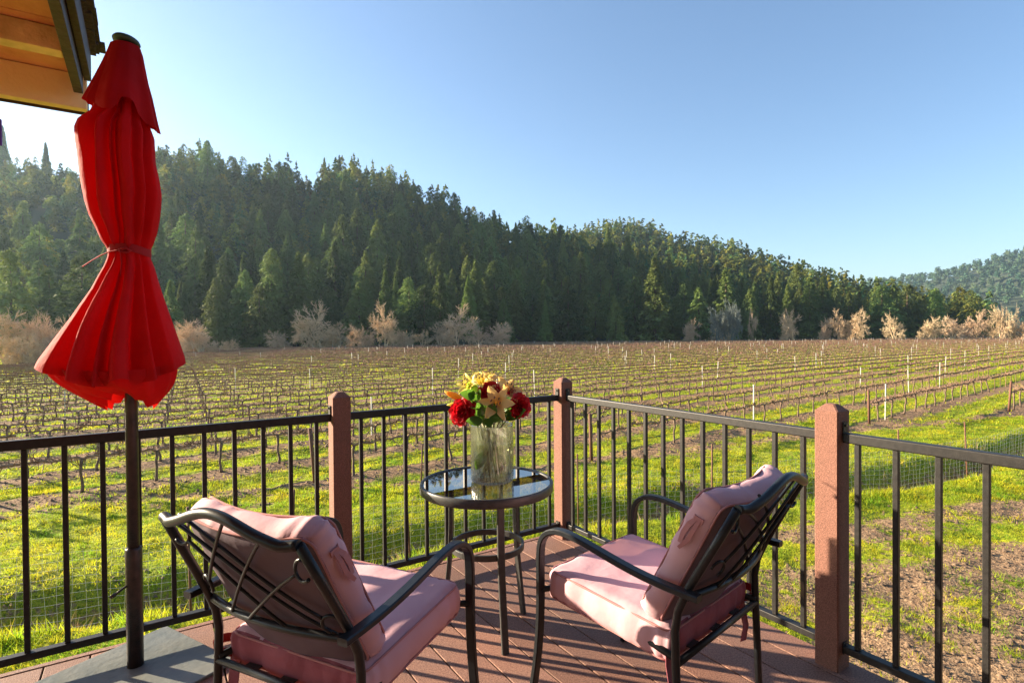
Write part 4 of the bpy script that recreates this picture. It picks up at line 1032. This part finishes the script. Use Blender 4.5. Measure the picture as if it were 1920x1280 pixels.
        pts = [place(Vector((x + sg * .006, .150, -.010))), place(Vector((x + sg * .016, .120, -.014))), place(Vector((x + sg * .012, .08, -.010))), place(Vector((x + sg * .016, .045, .0)))]
        m.tube(pts, [.7, .9, 1, .7], rect=(.014, .003), upv=(sg, 0, -.2)); m.build('cushion_tie', M_pipe, bk)
    # straps at the rear corners of the seat cushion (cushion's own coordinates)
    m = MB(); m.tube([Vector((-.244 - .050 * (1 - cos(a)), -.215 - .034 * sin(a), -.02)) for a in [2 * pi * i / 24 for i in range(25)]], 1, rect=(.0022, .028), upv=(0, 0, 1), caps=False)
    m.build('strap', M_strap, o)
    m = MB(); m.tube([Vector((.235, -.232, -.01)), Vector((.242, -.240, -.05)), Vector((.250, -.256, -.09)), Vector((.262, -.254, -.13))], 1, rect=(.042, .003), upv=(0, -1, 0)); m.build('strap', M_rose_side, o)
    m = MB(); m.tube([Vector((-.240, -.232, -.02)), Vector((-.236, -.244, -.06)), Vector((-.226, -.262, -.10)), Vector((-.214, -.262, -.15))], 1, rect=(.044, .003), upv=(0, -1, 0)); m.build('strap', M_rose_side, o)
    return t
ch = make_chair(); ch['group'] = 'pink cushioned patio chairs'
ch2 = copy_tree(ch)
ch.location = (-.636, 1.456, 0); ch.rotation_euler = (0, 0, -.451); ch['label'] = 'pink cushioned metal armchair on the left, seen from behind near the umbrella'
for c2 in ch2.children_recursive:
    if c2.name.startswith('strap'): c2.scale = (-1, 1, 1)
ch2.location = (.673, 1.718, 0); ch2.rotation_euler = (0, 0, .759); ch2['label'] = 'pink cushioned metal armchair on the right, in front of the closest post'

# ------------------------------------------------------------------ side table
TX, TY = -.116, 2.445; TZ = .653; TR = .292
tbl = empty('side_table', (TX, TY, 0), 0, label='round glass topped metal side table between the two chairs', category='table')
m = MB(); m.lathe([(TR - .014, 0), (TR - .012, .004), (TR - .003, .005), (TR, .001), (TR, -.030), (TR - .004, -.034), (TR - .016, -.034), (TR - .016, -.006), (TR - .014, 0)], 72, (0, 0, TZ)); m.build('rim', M_table, tbl)
gm = bpy.data.materials.new('smoked_glass'); gm.use_nodes = True; N = gm.node_tree.nodes; L = gm.node_tree.links; N.remove(N['Principled BSDF'])
tr = N.new('ShaderNodeBsdfTransparent'); tr.inputs[0].default_value = (.50, .36, .24, 1); gl = N.new('ShaderNodeBsdfGlossy'); gl.inputs['Roughness'].default_value = .02
fr = N.new('ShaderNodeLayerWeight'); fr.inputs[0].default_value = .5; mul = N.new('ShaderNodeMath'); mul.operation = 'MULTIPLY_ADD'; mul.inputs[1].default_value = .62; mul.inputs[2].default_value = .02; mul.use_clamp = True
L.new(fr.outputs['Facing'], mul.inputs[0]); mx = N.new('ShaderNodeMixShader'); L.new(mul.outputs[0], mx.inputs[0]); L.new(tr.outputs[0], mx.inputs[1]); L.new(gl.outputs[0], mx.inputs[2]); L.new(mx.outputs[0], N['Material Output'].inputs[0])
m = MB(); m.lathe([(0.0001, -.001), (TR - .0145, -.001)], 72, (0, 0, TZ)); m.build('glass_top', gm, tbl)
for (fx1, fy1) in ((.078, -.190), (.148, .128), (-.222, .052)):
    d = Vector((fx1, fy1, 0)).normalized(); sd = ZU.cross(d)
    pts = [(d * r_ + ZU * z) for r_, z in ((.165, TZ - .028), (.166, .55), (.167, .45), (.170, .38), (.177, .28), (.188, .18), (.200, .08), (.210, 0.0))]
    m = MB(); m.tube(pts, 1, rect=(.030, .016), upv=tuple(d)); m.build('leg', M_table, tbl)
m = MB(); m.tube([(.157 * cos(2 * pi * i / 48), .157 * sin(2 * pi * i / 48), .375) for i in range(49)], 1, rect=(.012, .026), upv=(0, 0, 1), caps=False); m.build('ring', M_table, tbl)

# ------------------------------------------------------------------ vase and flowers
VX, VY = -.092, 2.46; VR = .0925; VZ = TZ + .0005; VH = .248
vs_ = empty('glass_vase', (VX, VY, VZ), 0, label='ribbed clear glass vase half full of water on the side table', category='vase')
def glass(name, ior, colr=(1, 1, 1), rough=0.0):
    m_ = bpy.data.materials.new(name); m_.use_nodes = True; N = m_.node_tree.nodes; L = m_.node_tree.links; N.remove(N['Principled BSDF'])
    g_ = N.new('ShaderNodeBsdfGlass'); g_.inputs['IOR'].default_value = ior; g_.inputs['Color'].default_value = col4(colr); g_.inputs['Roughness'].default_value = rough
    L.new(g_.outputs[0], N['Material Output'].inputs[0]); return m_
def GF(N, L, top):
    lw = N.new('ShaderNodeLayerWeight'); lw.inputs[0].default_value = .5; p_ = N.new('ShaderNodeMath'); p_.operation = 'POWER'; p_.inputs[1].default_value = 3.0
    L.new(lw.outputs['Facing'], p_.inputs[0]); q_ = N.new('ShaderNodeMath'); q_.operation = 'MULTIPLY_ADD'; q_.inputs[1].default_value = top; q_.inputs[2].default_value = .05; L.new(p_.outputs[0], q_.inputs[0]); return q_.outputs[0]
def rib(a, z): return 1 + .026 * abs(sin(19 * (a + z * 1.1))) 
prof_v = [(0.0003, 0.0), (VR * .9, 0.0), (VR * .97, .006), (VR, .02)] + [(VR, .02 + (VH - .02) * i / 12) for i in range(1, 13)]
# thin-walled ribbed glass: clear with bright edges, refraction kept slight
vg = bpy.data.materials.new('ribbed_glass'); vg.use_nodes = True; N = vg.node_tree.nodes; L = vg.node_tree.links; N.remove(N['Principled BSDF'])
tr = N.new('ShaderNodeBsdfTransparent'); tr.inputs[0].default_value = (.93, .95, .91, 1); gl = N.new('ShaderNodeBsdfGlossy'); gl.inputs['Roughness'].default_value = .06
tl = N.new('ShaderNodeBsdfRefraction'); tl.inputs['IOR'].default_value = 1.22; tl.inputs['Roughness'].default_value = .0; tl.inputs['Color'].default_value = (.97, .97, .90, 1)
mx = N.new('ShaderNodeMixShader'); L.new(GF(N, L, .85), mx.inputs[0]); mx2 = N.new('ShaderNodeMixShader'); mx2.inputs[0].default_value = .35
L.new(tr.outputs[0], mx2.inputs[1]); L.new(tl.outputs[0], mx2.inputs[2])
t3 = N.new('ShaderNodeBsdfTranslucent'); t3.inputs[0].default_value = (.95, .95, .86, 1); mx3 = N.new('ShaderNodeMixShader'); mx3.inputs[0].default_value = .06
L.new(mx2.outputs[0], mx3.inputs[1]); L.new(t3.outputs[0], mx3.inputs[2]); L.new(mx3.outputs[0], mx.inputs[1]); L.new(gl.outputs[0], mx.inputs[2]); L.new(mx.outputs[0], N['Material Output'].inputs[0])
m = MB(); m.lathe(prof_v, 264, (0, 0, 0), rmod=rib); m.lathe([(VR * .955, VH), (VR * .955, .014), (0.0003, .012)], 96, (0, 0, 0)); m.lathe([(VR * .955, VH), (VR * .975, VH + .003), (VR, VH)], 96); m.build('vase_body', vg, vs_)
wg = bpy.data.materials.new('water'); wg.use_nodes = True; N = wg.node_tree.nodes; L = wg.node_tree.links; N.remove(N['Principled BSDF'])
tr = N.new('ShaderNodeBsdfTransparent'); tr.inputs[0].default_value = (.97, .97, .86, 1); gl = N.new('ShaderNodeBsdfGlossy'); gl.inputs['Roughness'].default_value = .02
tl = N.new('ShaderNodeBsdfTranslucent'); tl.inputs[0].default_value = (.75, .72, .50, 1); mx2 = N.new('ShaderNodeMixShader'); mx2.inputs[0].default_value = .07; L.new(tr.outputs[0], mx2.inputs[1]); L.new(tl.outputs[0], mx2.inputs[2])
mx = N.new('ShaderNodeMixShader'); L.new(GF(N, L, .35), mx.inputs[0]); L.new(mx2.outputs[0], mx.inputs[1]); L.new(gl.outputs[0], mx.inputs[2]); L.new(mx.outputs[0], N['Material Output'].inputs[0])
m = MB(); m.lathe([(0.0003, .0145), (VR * .945, .016), (VR * .945, .168), (0.0003, .168)], 96); m.build('water', wg, vs_)

M_rose = mat('rose_petal', (.50, .004, .012), .55, base2=(.33, .002, .008), scale=40, transl=.3, tcol=(.7, .01, .02))
M_lily = mat('lily_petal', (.95, .56, .18), .5, base2=(.82, .62, .30), scale=14, transl=.4, tcol=(.95, .62, .2))
M_lily2 = mat('yellow_petal', (.95, .82, .14), .5, base2=(.85, .62, .14), scale=18, transl=.4, tcol=(.95, .85, .3))
M_bud = mat('bud_petal', (.85, .38, .04), .5, base2=(.70, .45, .05), scale=25, transl=.35, tcol=(1, .5, .05))
M_leaf = mat('flower_leaf', (.035, .095, .018), .4, base2=(.07, .15, .025), scale=18, transl=.3, tcol=(.14, .30, .03))
M_stem = mat('flower_stem', (.16, .22, .06), .5, base2=(.28, .26, .10), scale=20)
M_anther = mat('anther', (.10, .03, .02), .7)
def petal(mb, base, axis, out, L, W, curl, cup=.3, tipf=.6, n=8, mseg=5, wav=.0):
    """petal from base, starts along axis and bends toward out"""
    axis = axis.normalized(); out = (out - axis * out.dot(axis)).normalized(); sd = axis.cross(out).normalized(); vs = []
    for i in range(n):
        t = i / (n - 1); an = curl * t; 
        # integrate roughly
        q = base + axis * (L * (sin(an) / max(curl, 1e-3))) + out * (L * (1 - cos(an)) / max(curl, 1e-3))
        nd = (out * cos(an) - axis * sin(an))
        w = W * (sin(pi * min(1, t ** tipf * .97 + .03)) ** .75 if tipf < 1 else sin(pi * (0.12 + .80 * t)) ** .6)
        for j in range(mseg):
            s_ = -1 + 2 * j / (mseg - 1); vs.append(q + sd * (w * .5 * s_) - nd * (cup * w * .5 * (s_ * s_)) * -1 + nd * wav * sin(t * 9 + s_ * 3) * abs(s_))
    mb.add(vs, [(i * mseg + j, i * mseg + j + 1, (i + 1) * mseg + j + 1, (i + 1) * mseg + j) for i in range(n - 1) for j in range(mseg - 1)], True)
def frame_of(d):
    d = d.normalized(); a = d.cross(Vector((0.3, 0.2, 1))).normalized(); return d, a, d.cross(a).normalized()
def flower_root(name, pos, label, cat='flower', group='cut flowers in the vase', foot=None):
    t = empty(name, tuple(pos), 0, label=label, category=cat, group=group)
    foot = foot or Vector((VX + random.uniform(-.045, .045), VY + random.uniform(-.045, .045), VZ + .02)); neck = Vector((VX + (pos.x - VX) * .38, VY + (pos.y - VY) * .38, VZ + VH))
    # keep the stem inside the glass
    o = Vector((neck.x - VX, neck.y - VY, 0)); 
    if o.length > VR * .75: neck.x, neck.y = VX + o.x * VR * .75 / o.length, VY + o.y * VR * .75 / o.length
    m_ = MB(); m_.tube([foot - pos, (foot * .5 + neck * .5) - pos + Vector((random.uniform(-.008, .008), 0, 0)), neck - pos, (neck - pos) * .45 + Vector((0, 0, .008)), Vector((0, 0, 0))], .0028, 6)
    m_.build('stem', M_stem, t); return t
def rose(pos, dirv, size, label):
    t = flower_root('rose', pos, label); d, a, b = frame_of(dirv); m_ = MB(); g_ = random.Random(label); 
    for i in range(34):
        k = i / 33; an = i * 2.399; o = a * cos(an) + b * sin(an); r0 = size * (.04 + .30 * k)
        L_ = size * (.62 + .25 * k) * g_.uniform(.9, 1.1); W_ = size * (.45 + .65 * k)
        petal(m_, o * r0 - d * size * (.25 + .12 * k), d + o * (.05 + .55 * k), o, L_, W_, .35 + 1.35 * k * k + g_.uniform(0, .2), cup=-.55 * (1 - .4 * k), tipf=1.0, n=7, mseg=6, wav=size * .03)
    m_.build('petals', M_rose, t); m_ = MB()
    for i in range(5):
        an = i * 1.256; o = a * cos(an) + b * sin(an); petal(m_, -d * size * .42, o + d * .1, -d, size * .5, size * .14, .6, n=5, mseg=3)
    m_.build('sepals', M_leaf, t)
def lily(pos, dirv, size, mt, label, open_=1.0):
    t = flower_root('lily', pos, label); d, a, b = frame_of(dirv); m_ = MB()
    for i in range(6):
        an = i * pi / 3 + .2; o = a * cos(an) + b * sin(an)
        petal(m_, -d * size * .25 + o * size * .03, d + o * (.35 if i % 2 else .5) * open_, o, size * 1.12, size * (.56 if i % 2 else .42), 1.25 * open_ + (.15 if i % 2 else 0), cup=-.35, tipf=.85, n=10, mseg=5, wav=size * .02)
    m_.build('petals', mt, t); s1 = MB(); s2 = MB()
    for i in range(6):
        an = i * pi / 3; o = a * cos(an) + b * sin(an); e = d * size * .55 + o * size * .22; s1.tube([-d * size * .1, e * .6 + d * .002, e], .0012, 4); s2.tube([e - b * size * .06, e + b * size * .06], .0028, 5)
    s1.build('stamen', M_lily2, t); s2.build('anther', M_anther, t)
def bud(pos, dirv, size, label, mt=None):
    t = flower_root('lily_bud', pos, label, cat='flower bud'); d = dirv.normalized(); m_ = MB(); m_.tube([-d * size * .5, -d * size * .3, d * 0, d * size * .3, d * size * .5], [size * .05, size * .12, size * .17, size * .10, size * .01], 9); m_.build('petals', mt or M_bud, t)
def leafspray(pos, leaves, label, mt=None):
    t = flower_root('leaf_sprig', pos, label, cat='leaves', group='green leaf sprigs in the vase')
    for (o, dirv, L_, W_) in leaves:
        m_ = MB(); dd = Vector(dirv).normalized(); petal(m_, Vector(o), dd, Vector((.15, -.85, .6)) if abs(dd.y) < .75 else Vector((0, -.2, 1)), L_ * 1.15, W_ * 1.35, .7, cup=.25, tipf=.8, n=8, mseg=5); m_.build('leaf', mt or M_leaf, t)
def FP(px, py, dy=0.0): return atY(px, py, VY + dy)
rose(FP(866, 772, -.07), Vector((-.35, -.9, .15)), .060, 'large red rose low on the left side of the bouquet')
rose(FP(918, 732, -.05), Vector((0, -.75, .65)), .048, 'red rose in the upper middle of the bouquet')
rose(FP(975, 761, -.05), Vector((.45, -.85, .2)), .052, 'red rose at the lower right edge of the bouquet')
rose(FP(966, 736, .0), Vector((.5, -.4, .7)), .044, 'red rose just above the rightmost one')
lily(FP(932, 756, -.085), Vector((-.1, -.95, .25)), .088, M_lily, 'wide open peach lily facing forward in the middle with dark anthers')
lily(FP(948, 735, -.02), Vector((.35, -.6, .65)), .082, M_lily, 'peach lily behind and right of the forward facing one')
lily(FP(902, 718, .0), Vector((-.15, -.5, .9)), .070, M_lily2, 'yellow lily at the top of the bouquet')
lily(FP(880, 722, -.02), Vector((-.5, -.7, .5)), .066, M_lily2, 'pale yellow lily on the upper left of the bouquet')
lily(FP(917, 713, .05), Vector((.3, -.2, 1)), .072, M_lily, 'orange tinted lily at the back of the bouquet top')
lily(FP(950, 762, .0), Vector((.4, -.8, -.1)), .055, M_lily2, 'small yellow lily between the peach lilies and the right roses')
bud(FP(852, 742, -.02), Vector((-1, -.1, .45)), .098, 'long orange lily bud sticking out to the left')
bud(FP(848, 758, .0), Vector((-1, 0, -.1)), .05, 'small pale bud above the large left rose', M_lily2)
leafspray(FP(895, 752, -.05), [((0, 0, 0), (-.7, -.5, .5), .085, .042), ((.01, .0, -.02), (-.3, -.8, -.3), .075, .04), ((.0, 0, .01), (.5, -.6, .5), .07, .036), ((-.01, -.01, .02), (-.9, -.3, .1), .07, .035)], 'dark green leaves between the left rose and the lilies')
leafspray(FP(915, 778, -.04), [((0, 0, 0), (-.2, -.8, .1), .06, .04), ((.02, 0, 0), (.6, -.7, -.1), .07, .04), ((-.02, 0, 0), (-.8, -.6, -.3), .065, .035), ((.03, 0, .0), (.9, -.4, .2), .07, .036), ((0, .02, 0), (0, -.5, .9), .06, .04)], 'green leaves spilling over the middle of the vase rim')
leafspray(FP(950, 780, -.03), [((0, 0, 0), (1, -.3, .15), .095, .042), ((0, 0, 0), (.7, -.6, -.3), .07, .036), ((0, 0, .01), (.2, -.8, .2), .06, .036)], 'broad green leaves pointing right under the right roses')
leafspray(FP(885, 735, .0), [((0, 0, 0), (-.6, -.5, .8), .06, .034), ((.01, 0, 0), (.2, -.6, .9), .055, .03)], 'light green leaves among the yellow lilies', mat('light_leaf', (.22, .36, .05), .45, transl=.4, tcol=(.5, .8, .1)))
leafspray(FP(905, 788, -.09), [((0, 0, 0), (-.9, -.2, -.15), .07, .036), ((.02, 0, .01), (.1, -.4, -.6), .05, .034), ((.03, 0, .01), (.95, -.2, -.05), .075, .036), ((0, 0, .02), (-.5, -.3, .8), .07, .038), ((.03, 0, .02), (.45, -.3, .85), .07, .038)], 'dark leaves lying over the front of the vase rim')
leafspray(FP(925, 765, .03), [((-.03, 0, 0), (-.6, -.2, .7), .09, .04), ((0, 0, 0), (-.1, -.2, 1), .10, .042), ((.03, 0, 0), (.6, -.2, .7), .09, .04), ((.03, 0, -.02), (.9, -.2, .1), .09, .04), ((-.03, 0, -.02), (-.9, -.2, .1), .09, .04)], 'green leaves filling the back of the bouquet')
leafspray(Vector((VX - .035, VY - .03, VZ + .13)), [((0, 0, 0), (-.35, -.2, -.8), .075, .036), ((.06, 0, -.01), (.5, -.2, -.7), .05, .02)], 'green leaf under water on the left inside the vase')
rs = random.Random(4)
for i in range(5):
    a = 2 * pi * i / 5; m = MB(); st_ = Vector((VX + .06 * cos(a), VY + .06 * sin(a), VZ + .02)); en_ = Vector((VX - .055 * cos(a + .4), VY - .055 * sin(a + .4), VZ + VH + .03))
    m.tube([st_, (st_ + en_) / 2 + Vector((.004, 0, 0)), en_], .0032, 6); m.build('cut_stem', M_stem, None, category='stem', group='stems crossing inside the vase', label='green cut stem crossing inside the glass vase')

lr = random.Random(8); m = MB()
for i in range(70):
    p = D(lr.uniform(.2, 3.2), lr.uniform(.1, 2.2), .0035); r_ = lr.uniform(.002, .006); a = lr.random() * 6.28
    q = [p + Vector((cos(a + k * 1.4) * r_ * lr.uniform(.5, 1.6), sin(a + k * 1.4) * r_ * lr.uniform(.4, 1), .0012 * (k % 2))) for k in range(4)]; top = p + Vector((0, 0, .003))
    m.add(q + [top], [(0, 1, 4), (1, 2, 4), (2, 3, 4), (3, 0, 4)])
m.build('deck_litter', mat('litter', (.07, .045, .03), .9), None, kind='stuff', category='litter', label='tiny dark crumbs of dry leaf scattered on the deck boards')

# ------------------------------------------------------------------ haze
hz = bpy.data.materials.new('haze'); hz.use_nodes = True; N = hz.node_tree.nodes; L = hz.node_tree.links; N.remove(N['Principled BSDF'])
pv = N.new('ShaderNodeVolumePrincipled'); pv.inputs['Density'].default_value = HAZE; pv.inputs['Color'].default_value = (.58, .78, 1, 1); pv.inputs['Anisotropy'].default_value = .40
L.new(pv.outputs[0], N['Material Output'].inputs['Volume'])
m = MB(); m.box((0, 1300, 150), (4900, 3300, 310)); hb_ = m.build('haze', hz, None, kind='stuff'); hb_.display_type = 'WIRE'
